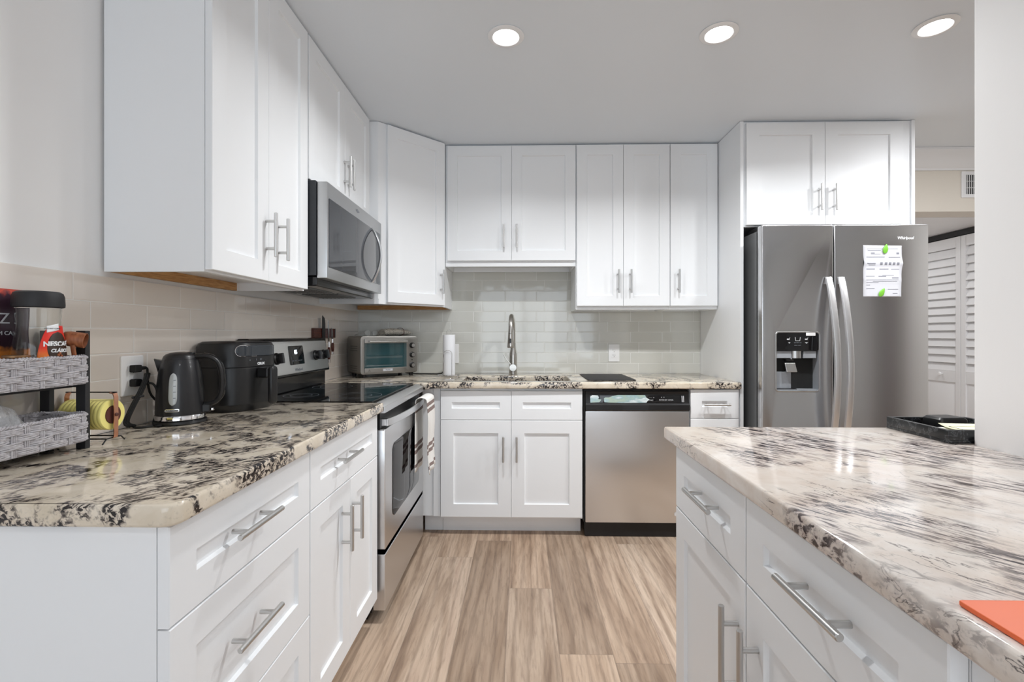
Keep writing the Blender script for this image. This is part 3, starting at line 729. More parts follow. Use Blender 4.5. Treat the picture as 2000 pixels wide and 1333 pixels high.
# ------------------------------------------------------------------ refrigerator
FX0, FX1, FY = 1.3215, 2.224, 2.632
t = thing('refrigerator', 'grey stainless side-by-side refrigerator with a water dispenser in its left door', 'refrigerator', (FX0, FY, 0))
FW = FX1-FX0; FH = 1.798
MB().box(.006, .075, .03, FW-.006, .742, FH-.022).box(.03, .09, .0, .09, .14, .0298).box(FW-.09, .09, 0, FW-.03, .14, .0298).box(.03, .65, 0, .09, .7, .0298).box(FW-.09, .65, 0, FW-.03, .7, .0298).build('cabinet', M_grey_side, t, bevel=.004)
MB().box(.02, .055, .02, FW-.02, .0745, .105).build('toe_grille', M_black, t)
MB().box(.008, .052, .12, FW-.008, .0745, FH-.03).build('door_gasket', M_rubber, t)
for xa in (.02, FW-.12): MB().box(xa, .078, FH-.0215, xa+.10, .20, FH+.006).build('hinge_cover', M_black, t, bevel=.004)
sp_ = .3915                                    # where the two doors meet
DX0, DX1, DZ0, DZ1 = 1.3975-FX0, 1.633-FX0, .880, 1.206
FM = T(0, .0515, 0) @ FRONT
ld = plate('left_door', [rrect(.0, .11, sp_-.003, FH, .010, 4), rrect(DX0, DZ0, DX1, DZ1, .016, 5)], .0515, M_steel_fridge, t, FM, bevel=.006, res=3)
rd = plate('right_door', [rrect(sp_+.003, .11, FW, FH, .010, 4)], .0515, M_steel_fridge, t, FM, bevel=.006, res=3)
M_disp = mat('dispenser_grey', (.36, .38, .41), .32, .2)
# dispenser niche
mb = MB(); q = .004
mb.box(DX0-.0, .060, DZ0, DX1, .066, DZ1).box(DX0+.0002, .002, DZ0+.0002, DX0+q, .060, DZ1-.0002).box(DX1-q, .002, DZ0+.0002, DX1-.0002, .060, DZ1-.0002).box(DX0+q, .002, DZ0+.0002, DX1-q, .060, DZ0+.010)
nic = mb.build('dispenser_niche', M_disp, ld)
plate('dispenser_rim', [rrect(DX0-.003, DZ0-.003, DX1+.003, DZ1+.003, .018, 5), rrect(DX0+.003, DZ0+.003, DX1-.003, DZ1-.003, .014, 5)], .004, M_handle, ld, T(0, .001, 0) @ FRONT, bevel=.001)
pnl = plate('dispenser_controls', [rrect(DX0+.004, 1.102, DX1-.004, DZ1-.004, [.002, .012, .012, .002][0:4], 5)], .012, M_blackglass, ld, T(0, .010, 0) @ FRONT, bevel=.001)
PM = T((DX0+DX1)/2, -.0025, 0) @ FRONT
mb = MB().at(PM); mb.tube([(-.014, 1.178, 0), (-.011, 1.158, 0), (.011, 1.158, 0), (.014, 1.178, 0)], .0013, 6); mb.build('glass_symbol', M_print, pnl)
for sx in (-.052, .046):
    mb = MB().at(PM).box(sx-.007, 1.164, 0, sx+.007, 1.170, .0006).tube([(sx+.006, 1.170, 0), (sx+.010, 1.176, 0)], .0008, 5)
    mb.build('pictogram', M_print, pnl, smooth=False)
for sx, hw_ in ((-.046, .006), (.047, .009)): MB().at(PM).prism([(sx-hw_, 1.149), (sx, 1.143), (sx+hw_, 1.149)], 0, .0005).build('arrow_symbol', M_print, pnl, smooth=False)
text('WATER  ICE', .0075, M_print_grey, pnl, PM @ T(0, 1.147, 0)); text('LOCK  LIGHT', .006, M_print_grey, pnl, PM @ T(0, 1.133, 0))
plate('white_sticker', [rrect(1.560-FX0, 1.186, 1.611-FX0, 1.203, .002, 2)], .0006, M_white_plastic, pnl, T(0, -.0025, 0) @ FRONT)
xm = (DX0+DX1)/2
MB().box(DX0+q, .006, 1.062, xm-.028, .03, 1.1015).box(xm+.036, .006, 1.062, DX1-q-.008, .03, 1.1015).build('upper_housing', M_disp, ld, bevel=.002)
MB().at(T(xm+.004, .022, 0)).lathe([(.029, 1.062), (.029, 1.1015)], 24, sy=.6).build('ice_chute', M_handle, ld)
mb = MB(); mb.at(T(xm-.028, .03, 1.045)).lathe([(.024, 0), (.026, .012), (.022, .0165)], 22, sy=.7); mb.build('nozzle', M_black, ld)
mb = MB(); mb.add([(xm-.062, .014, 1.036), (xm-.004, .014, 1.036), (xm+.004, .006, .985), (xm-.054, .006, .985), (xm-.062, .024, 1.036), (xm-.004, .024, 1.036), (xm+.004, .016, .985), (xm-.054, .016, .985)],
    [(0, 1, 2, 3), (4, 7, 6, 5), (0, 4, 5, 1), (3, 2, 6, 7), (0, 3, 7, 4), (1, 5, 6, 2)])
mb.build('dispenser_paddle', M_handle, ld, bevel=.003)
MB().box(DX0+q, .040, DZ0+.0105, xm-.012, .0598, .985).build('back_step', M_disp, ld, bevel=.002)
MB().box(DX0+.006, .006, DZ0+.0104, xm, .038, DZ0+.0135).build('drip_tray', M_black, ld)
for nm, cx, par in (('handle', sp_-.034, ld), ('handle', sp_+.034, rd)):
    secs = []
    for i in range(29):
        a = i/28; z = 1.508-1.04*a; b = .008+.078*math.sin(PI*a)**.8; w_ = .0185
        y = -b
        secs.append([(cx-w_, y+.006, z), (cx-w_*.8, y-.004, z), (cx, y-.007, z), (cx+w_*.8, y-.004, z), (cx+w_, y+.006, z), (cx, y+.010, z)])
    mb = MB().loft(secs); mb.box(cx-.012, -.014, 1.470, cx+.012, -.0002, 1.505).box(cx-.012, -.014, .471, cx+.012, -.0002, .506)
    mb.build(nm, M_bright, par, bevel=.001)
text('Whirlpool', .021, M_print, rd, T(2.098-FX0, -.0003, 1.721) @ FRONT, 'logo', shear=.25, bold=.0004)
# paper and magnets on the right door
M_paper = mat('printed_paper', srgb(208, 209, 215), .7); 
pw, ph = .205, .284
t = thing('paper_sheet', 'creased white printed sheet held on the refrigerator door', 'paper', (1.870, 2.6314, 1.3985))
def fn(u, v): return (u*pw+ (.006*math.exp(-((v-.66)/.12)**2) if u > .5 else .003*math.exp(-((v-.66)/.12)**2))+(.003*u*v), -.0040*math.exp(-((v-.66)/.05)**2)-.0018*math.exp(-((v-.33)/.06)**2), v*ph-.004*u*v)
MB().grid(fn, 8, 40).build('sheet', M_paper, t, thick=.0003)
pr = MB(); random.seed(3)
for (v0, u0, u1, hh) in [(.93, .1, .9, .002), (.90, .12, .46, .003), (.85, .2, .3, .005), (.83, .2, .45, .002), (.85, .86, .93, .010), (.77, .08, .55, .0035), (.77, .65, .95, .003), (.65, .08, .30, .004), (.62, .12, .3, .003), (.54, .08, .30, .004), (.54, .42, .65, .004), (.54, .72, .93, .003), (.42, .5, .8, .002), (.40, .08, .3, .0025), (.40, .4, .6, .004), (.37, .75, .92, .005), (.33, .08, .92, .0018), (.30, .25, .88, .0018), (.28, .08, .4, .0022), (.23, .08, .18, .003), (.16, .08, .3, .003), (.15, .65, .92, .0025), (.07, .78, .9, .003)]:
    x0, y, z = fn(u0, v0); x1 = fn(u1, v0)[0]; pr.box(x0, y-.0007, z-hh/2, x1, y-.0004, z+hh/2)
for k in range(5):
    for v0 in (.66, .635): 
        x0, y, z = fn(.42+.105*k, v0); pr.box(x0, y-.0009, z-.003, x0+.013, y-.0004, z+.003)
M_faint = mat('faint_print', srgb(128, 130, 140), .7); pr.build('print_lines', M_faint, t, smooth=False)
M_green = mat('green_plastic', srgb(120, 190, 62), .35)
def magnet(x, z, rot, label):
    t = thing('leaf_magnet', label, 'magnet', (x, 2.6268, z)); mb = MB(); n_ = 14; secs = []
    for i in range(11):
        a = i/10; L_ = -.026+.052*a; w_ = .0150*(math.sin(PI*min(1, a*.92+.06))**.7)*(1.15-.5*a); h_ = .004*math.sin(PI*min(1, a*.9+.08))+.0006
        secs.append([(w_*math.cos(2*PI*j/n_), -h_*max(0, math.sin(2*PI*j/n_))-.0, L_) for j in range(n_)])
    mb.at(RY(rot)).loft(secs).build('leaf', M_green, t)
    MB().at(RY(rot)).cyl((0, 0.0002, 0), (0, .0034, 0), .006, n=16).build('magnet_disc', M_blackmat, t)
magnet(1.9885, 1.662, .20, 'green leaf-shaped magnet at the top edge of the paper sheet')
magnet(1.9690, 1.423, .52, 'green leaf-shaped magnet at the bottom edge of the paper sheet')

# ------------------------------------------------------------------ electric kettle
CT = .9142                         # worktop surface
t = thing('electric_kettle', 'matte black electric kettle with a water window, on the left counter', 'kettle', (-1.082, 1.478, CT), math.radians(20))
M_kettle = mat('kettle_black', (.011, .011, .013), .36, coat=.15)
# local +x = handle side
MB().lathe([(.070, 0), (.0725, .004), (.071, .010), (.066, .013), (.0001, .013)], 40).build('power_base', M_black, t)
MB().lathe([(.0645, .0135), (.0672, .015), (.0672, .026), (.0655, .0285), (.0001, .0285)], 44).build('chrome_ring', M_chrome, t)
prof = [(.0657, .0288), (.0660, .034), (.0645, .075), (.0618, .12), (.0572, .160), (.0520, .187), (.0470, .201)]
bd = MB().lathe(prof, 44).build('body', M_kettle, t)
ld_ = MB().lathe([(.0470, .2015), (.0445, .2095), (.038, .2165), (.027, .221), (.012, .2235), (.0001, .224)], 40).build('lid', M_kettle, t)
MB().box(.012, -.014, .2150, .038, .014, .2226).build('lid_button', M_black, ld_, bevel=.004)
# spout
mb = MB(); mb.add([(-.040, -.026, .196), (-.040, .026, .196), (-.072, 0, .204), (-.055, -.018, .166), (-.055, .018, .166), (-.060, 0, .158)], [(0, 2, 1), (0, 3, 2), (1, 2, 4), (3, 5, 2), (4, 2, 5), (0, 1, 4, 5, 3)])
mb.build('spout', M_kettle, t, bevel=.002)
# loop handle
hp = [(.040, 0, .2085), (.062, 0, .2100), (.088, 0, .2040), (.106, 0, .186), (.114, 0, .158), (.116, 0, .120), (.112, 0, .085), (.098, 0, .064), (.078, 0, .056), (.066, 0, .054)]
def smooth_path(P, k=4):
    out = []
    for i in range(len(P)-1):
        p0, p1, p2, p3 = (Vector(P[max(i-1, 0)]), Vector(P[i]), Vector(P[i+1]), Vector(P[min(i+2, len(P)-1)]))
        for j in range(k):
            s = j/k; out.append(tuple(.5*((2*p1)+(p2-p0)*s+(2*p0-5*p1+4*p2-p3)*s*s+(3*p1-p0-3*p2+p3)*s**3)))
    out.append(tuple(P[-1])); return out
MB().tube(smooth_path(hp), .0135, 16, flat=.62, up=(0, 1, 0)).build('handle', M_black, t)
MB().tube(smooth_path([(x+.007*(1 if x > .09 else .3), y, z+(.006 if z > .19 else 0)) for x, y, z in hp[1:-2]]), .008, 12, flat=.5, up=(0, 1, 0)).build('handle_trim', M_black_enamel, t)
mb = MB().box(.0560, -.014, .030, .0845, .014, .056); mb.build('switch_housing', M_black, t, bevel=.004)
MB().box(.0850, -.010, .034, .0935, .010, .044).build('switch', M_chrome, t, bevel=.003)
# water window + badge on the side facing the room
def on_body(ang, z, off=.0):
    for (r0, z0), (r1, z1) in zip(prof, prof[1:]):
        if z0 <= z <= z1: r = r0+(r1-r0)*(z-z0)/(z1-z0); break
    else: r = prof[-1][0]
    r += off; return (r*math.cos(ang), r*math.sin(ang), z)
M_wwin = mat('water_window', srgb(176, 180, 180), .2, coat=.4)
a0 = math.radians(-91)
def fn(u, v):
    z = .062+.098*v; hw = .0105*(max(0.02, 1-(2*abs(v-.5))**5))**.5; 
    return on_body(a0+(u-.5)*2*hw/.060, z, .0015)
MB().grid(fn, 6, 22).build('water_window', M_wwin, t, thick=.002)
mb = MB()
for k in range(4):
    z = .085+.018*k; p = on_body(a0+.02, z, .0028); q_ = on_body(a0+.12, z, .0028); mb.tube([p, q_], .0007, 5)
mb.build('level_marks', M_print_dark, t)
a1 = math.radians(-92)
BM_ = RZ(a1+D90) @ T(0, -.0655, .047) @ RX(math.radians(-3)) @ FRONT
plate('badge', [rrect(-.019, -.0045, .019, .0045, .003, 4)], .0022, M_chrome, t, BM_ @ T(0, 0, -.0005), bevel=.0005)
plate('badge_field', [rrect(-.0172, -.003, .0172, .003, .002, 3)], .0004, M_darkgrey, t, BM_ @ T(0, 0, .0017))
text('BLACK+DECKER', .0052, M_print, t, BM_ @ T(0, 0, .0022), 'badge_lettering', depth=.0002)
# plug and cord (bundled beside the kettle)
ki = (T(-1.082, 1.478, CT) @ RZ(math.radians(20))).inverted()
wp = lambda x, y, z: tuple(ki @ Vector((x, y, z)))
OX = XW+.008
MB().tube(smooth_path([wp(OX+.030, 1.413, 1.0435), wp(OX+.05, 1.422, 1.043), wp(OX+.058, 1.43, 1.02), wp(OX+.055, 1.435, .985), wp(OX+.045, 1.44, .94), wp(OX+.05, 1.425, .921), wp(-1.10, 1.40, .9185), wp(-1.085, 1.405, .9185)]), .0034, 8).build('power_cord', M_rubber, t)
mb = MB()
for k, dx in enumerate((-.0075, 0, .0075)):
    mb.tube(smooth_path([wp(-1.158+dx*.3, 1.385+dx, .9195), wp(-1.158, 1.362+dx, .935), wp(-1.150, 1.372+dx, .975), wp(-1.141, 1.392+dx, 1.02), wp(-1.136, 1.408+dx, 1.060), wp(-1.140, 1.418+dx, 1.074)]), .0036, 7, flat=.8)
mb.tube(smooth_path([wp(-1.155, 1.385, .9182), wp(-1.14, 1.373, .918), wp(-1.12, 1.378, .918), wp(-1.105, 1.395, .9182)]), .0034, 8)
mb.build('cord_bundle', M_rubber, t)
MB().tube([wp(-1.151, 1.374, 1.006), wp(-1.139, 1.403, 1.008)], .0036, 8).build('cord_tie', M_blackmat, t)
pl_ = MB(); pl_.box(0, -.012, -.011, .022, .012, .011).at(Matrix.Identity(4))
def plug(parent, inv, y, z):
    mb = MB().at(inv @ T(OX+.0022, y, z)); mb.box(0, -.012, -.011, .020, .014, .011); mb.cyl((.011, .014, 0), (.013, .038, 0), .0068, .0045, 12)
    mb.build('plug', M_rubber, parent, bevel=.003)
plug(t, ki, 1.404, 1.047)

# ------------------------------------------------------------------ air fryer (rounded box, faces +x turned a little to the camera)
AF = T(-1.072, 1.772, CT) @ RZ(math.radians(76)); afi = AF.inverted()
t = thing('air_fryer', 'tall matte black air fryer between the kettle and the range', 'air fryer', (-1.072, 1.772, CT), math.radians(76))
def sec(hw, hd, z, rf, rb=.05, n=8): return [(x, y, z) for x, y in rrect(-hw, -hd, hw, hd, [rb, rf, rb, rf][0:1]+[rf, rb, rb] if False else [rf, rf, rb, rb], n)]
def rsec(hw, hd, z, rf, rb, n=8):
    P = []
    for (cx, cy, a0_, r) in ((hw, -hd, -PI/2, rf), (hw, hd, 0, rb), (-hw, hd, PI/2, rb), (-hw, -hd, PI, rf)):
        sx = 1 if cx > 0 else -1; sy = 1 if cy > 0 else -1
        for i in range(n+1):
            a = a0_+PI/2*i/n; P.append((cx-sx*r+r*math.cos(a), cy-sy*r+r*math.sin(a), z))
    return P
HW, HD = .122, .098
MB().loft([rsec(HW-.012, HD-.01, .0, .075, .04), rsec(HW-.004, HD-.004, .018, .08, .05), rsec(HW-.003, HD-.003, .026, .08, .05)]).build('base', M_black, t)
MB().loft([rsec(HW, HD, .0265, .085, .05), rsec(HW+.001, HD+.001, .15, .085, .05), rsec(HW, HD, .1585, .085, .05)]).build('lower_body', M_fryer, t)
MB().loft([rsec(HW-.0015, HD-.0015, .1588, .085, .05), rsec(HW, HD, .161, .085, .05), rsec(HW-.001, HD-.001, .232, .085, .05), rsec(HW-.006, HD-.006, .246, .08, .045), rsec(HW-.016, HD-.016, .2525, .07, .04), rsec(HW-.05, HD-.05, .2545, .04, .03)]).build('upper_body', M_fryer, t)
# curved front surface helper: s = arc position along the front (0 = centre), outward offset
def fpt(s, z, off=0.0):
    r = .085; flat = HW-r
    if abs(s) <= flat: return (s, -HD-off, z)
    a = (abs(s)-flat)/r; a = min(a, PI/2); sg = 1 if s > 0 else -1
    return (sg*(flat+(r+off)*math.sin(a)), -HD+r-(r+off)*math.cos(a), z)
def fpatch(s0, s1, z0, z1, off, rr=.0, nu=20, nv=8):
    def f(u, v):
        z = z0+(z1-z0)*v; d = 0
        if rr:
            dz = min(z-z0, z1-z); d = rr-math.sqrt(max(0, rr*rr-(rr-min(dz, rr))**2)) if dz < rr else 0
        return fpt((s0+d)+(s1-s0-d*(1 if not rr else 1.0))*u, z, off)
    return MB().grid(f, nu, nv)
fpatch(-.098, .075, .200, .2385, .0012, .018, 26, 14).build('display', M_screen, t, thick=.002)
edge = [fpt(-.098+.018-.018*math.cos(a), .2193+.0195*math.sin(a), .0018) for a in [-PI/2+PI*i/12*-1 for i in range(13)]]
edge = [fpt(-.080-.018*math.sin(a), .2193-.0195*math.cos(a), .0018) for a in [PI*i/12 for i in range(13)]]
MB().tube([fpt(-.02, .1998, .0018)]+edge+[fpt(-.05, .2388, .0018)], .0011, 6).build('display_rim', M_chrome, t)
def ftext(body, s, z, size, m, nm='lettering', bold=0):
    p = Vector(fpt(s, z, .0006)); p2 = Vector(fpt(s+.001, z, .0006)); X = (p2-p).normalized(); Z_ = Vector((0, 0, 1)); Y_ = X.cross(Z_)
    M = Matrix(((X.x, 0, Y_.x, p.x), (X.y, 0, Y_.y, p.y), (X.z, 1, Y_.z, p.z), (0, 0, 0, 1))); text(body, size, m, t, M, nm, bold=bold)
for s_, b_ in ((-.048, 'o'), (-.020, 'I'), (.003, '01'), (.026, '.')): ftext(b_, s_, .186, .010, M_print_grey, 'control_mark')
ftext('CRUX', .003, .1705, .0125, M_print, 'logo', .0006)
# drawer handle
hy = -HD
mb = MB(); secs = []
mb.box(-.020, hy-.050, .118, .020, hy-.001, .158)
mb.build('handle_neck', M_black, t, bevel=.008, seg=3)
mb = MB().loft([rsec(.016, .008, z, .0075, .0075, 5) for z in (.022, .030, .150, .160)]) ; 
mb = MB()
for z, k in ((.024, .55), (.030, .9), (.040, 1), (.148, 1), (.158, .9), (.164, .5)):
    pass
secs = []
for z, k in ((.024, .55), (.028, .85), (.036, 1), (.150, 1), (.158, .85), (.162, .5)): secs.append([(x*k, y*k+hy-.056, z) for x, y, _ in rsec(.018, .011, 0, .010, .010, 5)])
MB().loft(secs).build('handle', M_fryer, t)
MB().tube(smooth_path([tuple(afi @ Vector(p)) for p in ((OX+.013, 1.440, 1.0895), (OX+.010, 1.452, 1.084), (OX+.006, 1.458, 1.05), (OX+.0045, 1.475, 1.0), (OX+.0045, 1.54, .95), (OX+.006, 1.59, .93), (OX+.03, 1.63, .926), (OX+.05, 1.66, .928))]), .0034, 8).build('power_cord', M_rubber, t)
plug(t, afi, 1.404, 1.090)

# ------------------------------------------------------------------ outlets
def outlet(M, label, w_=.080, h_=.118, rect=True):
    t = bpy.data.objects.new('wall_outlet', None); COL.objects.link(t); t.matrix_world = M; tag(t, label, 'outlet')
    plate('cover_plate', [rrect(-w_/2, -h_/2, w_/2, h_/2, .004, 4)], .006, M_white_plastic, t, FRONT, bevel=.002)
    plate('socket_insert', [rrect(-.0165, -.033, .0165, .033, .002, 3)], .0015, M_white_plastic, t, T(0, -.006, 0) @ FRONT, bevel=.0005)
    mb = MB()
    for zc in (-.018, .018): mb.box(-.0075, -.0079, zc-.001, -.0055, -.0075, zc+.008).box(.0050, -.0079, zc-.001, .0070, -.0075, zc+.007).box(-.002, -.0079, zc-.010, .002, -.0075, zc-.006)
    mb.build('slots', M_black, t); return t
outlet(T(XW-.0004, 1.412, 1.0685) @ RZ(D90), 'white wall outlet with two black plugs, left of the kettle', .082, .120)
outlet(T(.660, YB-.0004, 1.060) @ RZ(0), 'white empty wall outlet above the black mat on the back wall', .078, .124)
outlet(T(-.496, YB-.0004, 1.055) @ RZ(0), 'white wall outlet half hidden behind the paper towel roll', .085, .140)

# ------------------------------------------------------------------ magnetic knife strip and knives
XK = XW
t = thing('knife_strip', 'dark red-brown wooden magnetic knife strip on the tiles behind the range', 'knife rack', (XK, 2.64, 1.20), D90)
M_redwood = mat('dark_red_wood', srgb(70, 30, 22), .4); g = NT(M_redwood)
g.l(g.ramp(g.noise(g.coord((4, 60, 60)), 3, 3), [(.3, srgb(52, 20, 15)), (.7, srgb(96, 44, 30))]), g.b.inputs['Base Color'])
MB().box(0, -.020, -.028, .295, -.0004, .029).build('bar', M_redwood, t, bevel=.003)
MB().box(.285, -.0215, -.028, .2955, -.0203, .029).build('metal_strip', M_darkgrey, t)
M_blade = mat('blade_steel', (.55, .55, .56), .22, 1.0)
M_blade_dark = mat('dark_blade', (.03, .03, .032), .3, .6)
def knife(y, label, blade, blade_m, handle, handle_m, ferr, width, cap=None):
    """local: z up from the strip centre, x along the wall"""
    t = thing('kitchen_knife', label, 'knife', (XK+.0226, y, 1.20), D90, 'knives on the magnetic strip')
    (zb, zt), (hb, ht) = blade, handle; w_ = width
    P = [(-w_*.5, zb), (w_*.5, zb), (w_*.5, zt-.05), (w_*.30, zt-.015), (-w_*.42, zt), (-w_*.5, zt-.004)]
    mb = MB(); n = len(P)
    mb.add([(x, -.0024, z) for x, z in P]+[(x, -.0002, z) for x, z in P], [tuple(range(n)), tuple(reversed(range(n, 2*n)))]+[(i, (i+1) % n, n+(i+1) % n, n+i) for i in range(n)])
    mb.build('blade', blade_m, t, smooth=False)
    secs = []
    for k, (a, s) in enumerate(((0, .75), (.15, .95), (.5, 1.1), (.8, 1.0), (1, .75))):
        z = ht+(hb-ht)*a; secs.append([(x*s, y_*s-.004, z) for x, y_, _ in rsec(.010, .0078, 0, .006, .006, 4)])
    MB().loft(secs).build('handle', handle_m, t)
    if ferr: MB().loft([[(x, y_-.004, z) for x, y_, _ in rsec(.0068, .0062, 0, .005, .005, 4)] for z in (ht+.0006, zb-.0004)]).build('ferrule', M_chrome, t)
    if cap: MB().loft([[(x*s, y_*s-.004, z) for x, y_, _ in rsec(.0078, .0062, 0, .005, .005, 4)] for z, s in ((hb-.0005, 1), (hb-cap, .85))]).build('end_cap', M_chrome, t)
knife(2.752, 'wide black-bladed knife, leftmost on the wall-mounted strip', (-.060, .104), M_blade_dark, (-.150, -.0605), M_black, False, .042)
knife(2.822, 'slim knife with a red-brown handle and steel end cap, in the middle of the strip', (-.050, .080), M_blade, (-.156, -.084), M_redwood, True, .017, .020)
knife(2.876, 'short knife with a red-brown handle, rightmost on the wall-mounted strip', (-.034, .034), M_blade, (-.112, -.058), M_redwood, True, .022, .016)

# ------------------------------------------------------------------ toaster oven
TO = T(-.868, 3.105, CT) @ RZ(math.radians(40)); toi = TO.inverted()
t = thing('toaster_oven', 'stainless steel toaster oven with three knobs, set diagonally in the corner', 'toaster oven', (-.868, 3.105, CT), math.radians(40))
w_, d_ = .398, .235; hz0, hz1 = .022, .268
M_toast = brushed('toaster_steel', (.42, .41, .39), .32, .4)
MB().loft([[(x, y, z) for x, z in rrect(-w_/2, hz0, w_/2, hz1, .018, 5)] for y in (.012, d_)], cap=False).box(-w_/2+.004, d_-.004, hz0+.004, w_/2-.004, d_, hz1-.004).box(.107, .0126, hz0+.004, w_/2-.004, .02, hz1-.004).build('shell', M_toast, t)
FT = FRONT
fr = plate('front_frame', [rrect(-w_/2, hz0, w_/2, hz1, .018, 5), rrect(-.160, hz0+.030, .100, hz1-.040, .004, 3)], .012, M_toast, t, T(0, .0118, 0) @ FT, bevel=.002)
cav = MB(); cav.box(-.165, .0122, hz0+.022, .105, .16, hz0+.024).box(-.165, .0122, hz1-.034, .105, .16, hz1-.032).box(-.166, .0122, hz0+.022, -.164, .16, hz1-.032).box(.104, .0122, hz0+.022, .106, .16, hz1-.032).box(-.166, .16, hz0+.022, .106, .162, hz1-.032)
M_cav = mat('oven_cavity', srgb(150, 176, 180), .45)
M_tglass = mat('tinted_glass', (.035, .11, .125), .02, spec=.8, alpha=.38, coat=.5)
dr = plate('glass_door', [rrect(-.176, hz0+.010, .116, hz1-.018, .005, 3)], .004, M_tglass, t, T(0, -.0004, 0) @ FT, bevel=.001)
plate('door_lower_rail', [rrect(-.175, hz0+.011, .115, hz0+.040, .004, 3)], .0016, M_toast, dr, T(0, -.0046, 0) @ FT, bevel=.0005)
plate('door_upper_rail', [rrect(-.175, hz1-.046, .115, hz1-.019, .004, 3)], .0016, M_toast, dr, T(0, -.0046, 0) @ FT, bevel=.0005)
plate('brand_strip', [rrect(-.052, hz0+.018, .014, hz0+.033, .001, 2)], .0005, M_paper, dr, T(0, -.0063, 0) @ FT); text('Mueller', .011, M_print_dark, dr, T(-.017, -.0069, hz0+.0255) @ FT, 'logo', depth=.0002)
mb = MB().at(T(-.145, -.0066, hz0+.024) @ FT); mb.tube([(-.008, -.007, 0), (.008, -.007, 0), (0, .008, 0)], .0007, 5, closed=True); mb.box(-.0006, -.003, -.0004, .0006, .003, .0006); mb.build('warning_triangle', M_print_dark, dr)
mb = MB().tube([(-.150, -.028, hz1-.034), (.112, -.028, hz1-.034)], .005, 14)
for x in (-.140, .104): mb.cyl((x, -.0062, hz1-.034), (x, -.028, hz1-.034), .0045, n=10)
mb.build('door_handle', M_handle, dr)
cav.build('cavity', M_cav, t, smooth=False)
mb = MB(); zr = hz0+.118
mb.tube([(-.160, .02, zr), (.100, .02, zr), (.100, .15, zr), (-.160, .15, zr)], .0022, 6, closed=True)
for k in range(15): x = -.150+.0175*k; mb.cyl((x, .02, zr), (x, .15, zr), .0012, n=5)
mb.build('wire_rack', M_chrome, t)
MB().box(-.155, .015, zr-.016, .095, .14, zr-.013).box(-.155, .0135, zr-.016, .095, .0148, zr-.004).build('baking_tray', M_handle, t)
mb = MB()
for y, z in ((.05, hz0+.05), (.12, hz0+.05)): mb.cyl((-.162, y, z), (.102, y, z), .004, n=8)
mb.build('heating_element', M_handle, t)
for z in (.072, .142, .205):
    kb = MB().at(T(.158, -.0004, z) @ RX(D90)).lathe([(.0195, 0), (.0195, .003), (.0165, .005), (.0155, .018), (.014, .020), (.0001, .020)], 26).build('knob', M_black, t)
    MB().at(T(.158, -.0204, z) @ RX(D90)).lathe([(.0125, .0), (.0125, .001), (.0001, .0015)], 24).build('knob_cap', M_handle, kb)
MB().at(T(.158, -.0004, .107) @ RX(D90)).lathe([(.004, 0), (.004, .001), (.0001, .001)], 12).build('indicator_lamp', M_black, t)
ft = MB()
for x, y in ((-.165, .03), (.165, .03), (-.165, .20), (.165, .20)): ft.cyl((x, y, 0), (x, y, .0225), .013, .016, 14)
ft.build('feet', M_black, t)
mb = MB()
for r_ in range(3):
    for c_ in range(7): mb.box(-w_/2-.0006, .06+.018*c_, .20-.014*r_, -w_/2-.0001, .068+.018*c_, .205-.014*r_).box(-w_/2-.0006, .06+.018*c_, .07-.014*r_, -w_/2-.0001, .068+.018*c_, .075-.014*r_)
mb.build('side_vents', M_black, t, smooth=False)
cp_ = [toi @ Vector(p) for p in ((-.80, 3.24, .93), (-.74, 3.30, .9185), (-.66, 3.29, .9185), (-.585, 3.285, .9185), (-.555, 3.29, .925), (-.535, 3.33, .97), (-.505, 3.37, 1.02), (-.500, 3.385, 1.045), (-.496, 3.390, 1.046))]
MB().tube(smooth_path([tuple(p) for p in cp_]), .0035, 8).build('power_cord', M_rubber, t)
# things lying on the toaster oven
TZ = CT+.268+.0006
gl_ = thing('eyeglasses', 'thin wire-rimmed eyeglasses lying on top of the toaster oven', 'eyeglasses', tuple((TO @ Vector((-.095, .085, .2690)))), math.radians(60))
mb = MB()
for s in (-1, 1): mb.at(T(s*.032, 0, .0195)); mb.tube([(.024*math.cos(a), 0, .018*math.sin(a)) for a in [2*PI*i/20 for i in range(20)]], .0011, 6, closed=True)
mb.at(Matrix.Identity(4)).tube([(-.010, 0, .024), (0, -.002, .027), (.010, 0, .024)], .001, 6)
for s in (-1, 1): mb.tube([(s*.056, 0, .022), (s*.058, .004, .022), (s*.045, .09, .010), (s*.04, .115, .002)], .0011, 6)
mb.build('wire_frame', M_handle, gl_)
mb = MB()
for s in (-1, 1): mb.at(T(s*.032, 0, .0195) @ RX(D90)).lathe([(.0001, -.0004), (.0225, -.0004), (.0225, .0004), (.0001, .0004)], 20, sy=.78)
mb.build('lenses', mat('lens_glass', (.9, .95, .95), .02, alpha=.15), gl_)
nb = thing('rolled_newspaper', 'folded newspaper bundle tied with a dark red band on top of the toaster oven', 'newspaper', tuple((TO @ Vector((.075, .10, .2690)))), math.radians(46))
M_news = mat('newsprint', srgb(198, 192, 180), .85); g = NT(M_news)
g.l(g.mix(g.ramp(g.noise(g.coord((40, 6, 60)), 4, 4), [(.46, 0.0), (.62, .75)]), srgb(214, 208, 196), srgb(96, 92, 86)), g.b.inputs['Base Color'])
secs = []
for i in range(13):
    a = i/12; x = -.10+.2*a; k = .8+.2*math.sin(PI*min(1, a*1.05)); k2 = 1+.12*math.sin(a*9)
    secs.append([(x+.006*math.sin(j), .046*k2*math.cos(2*PI*j/16)*(1-.1*a), .0005+max(0.0, .026*k+(.026*k-.004*a)*math.sin(2*PI*j/16))) for j in range(16)])
MB().loft(secs).build('paper', M_news, nb)
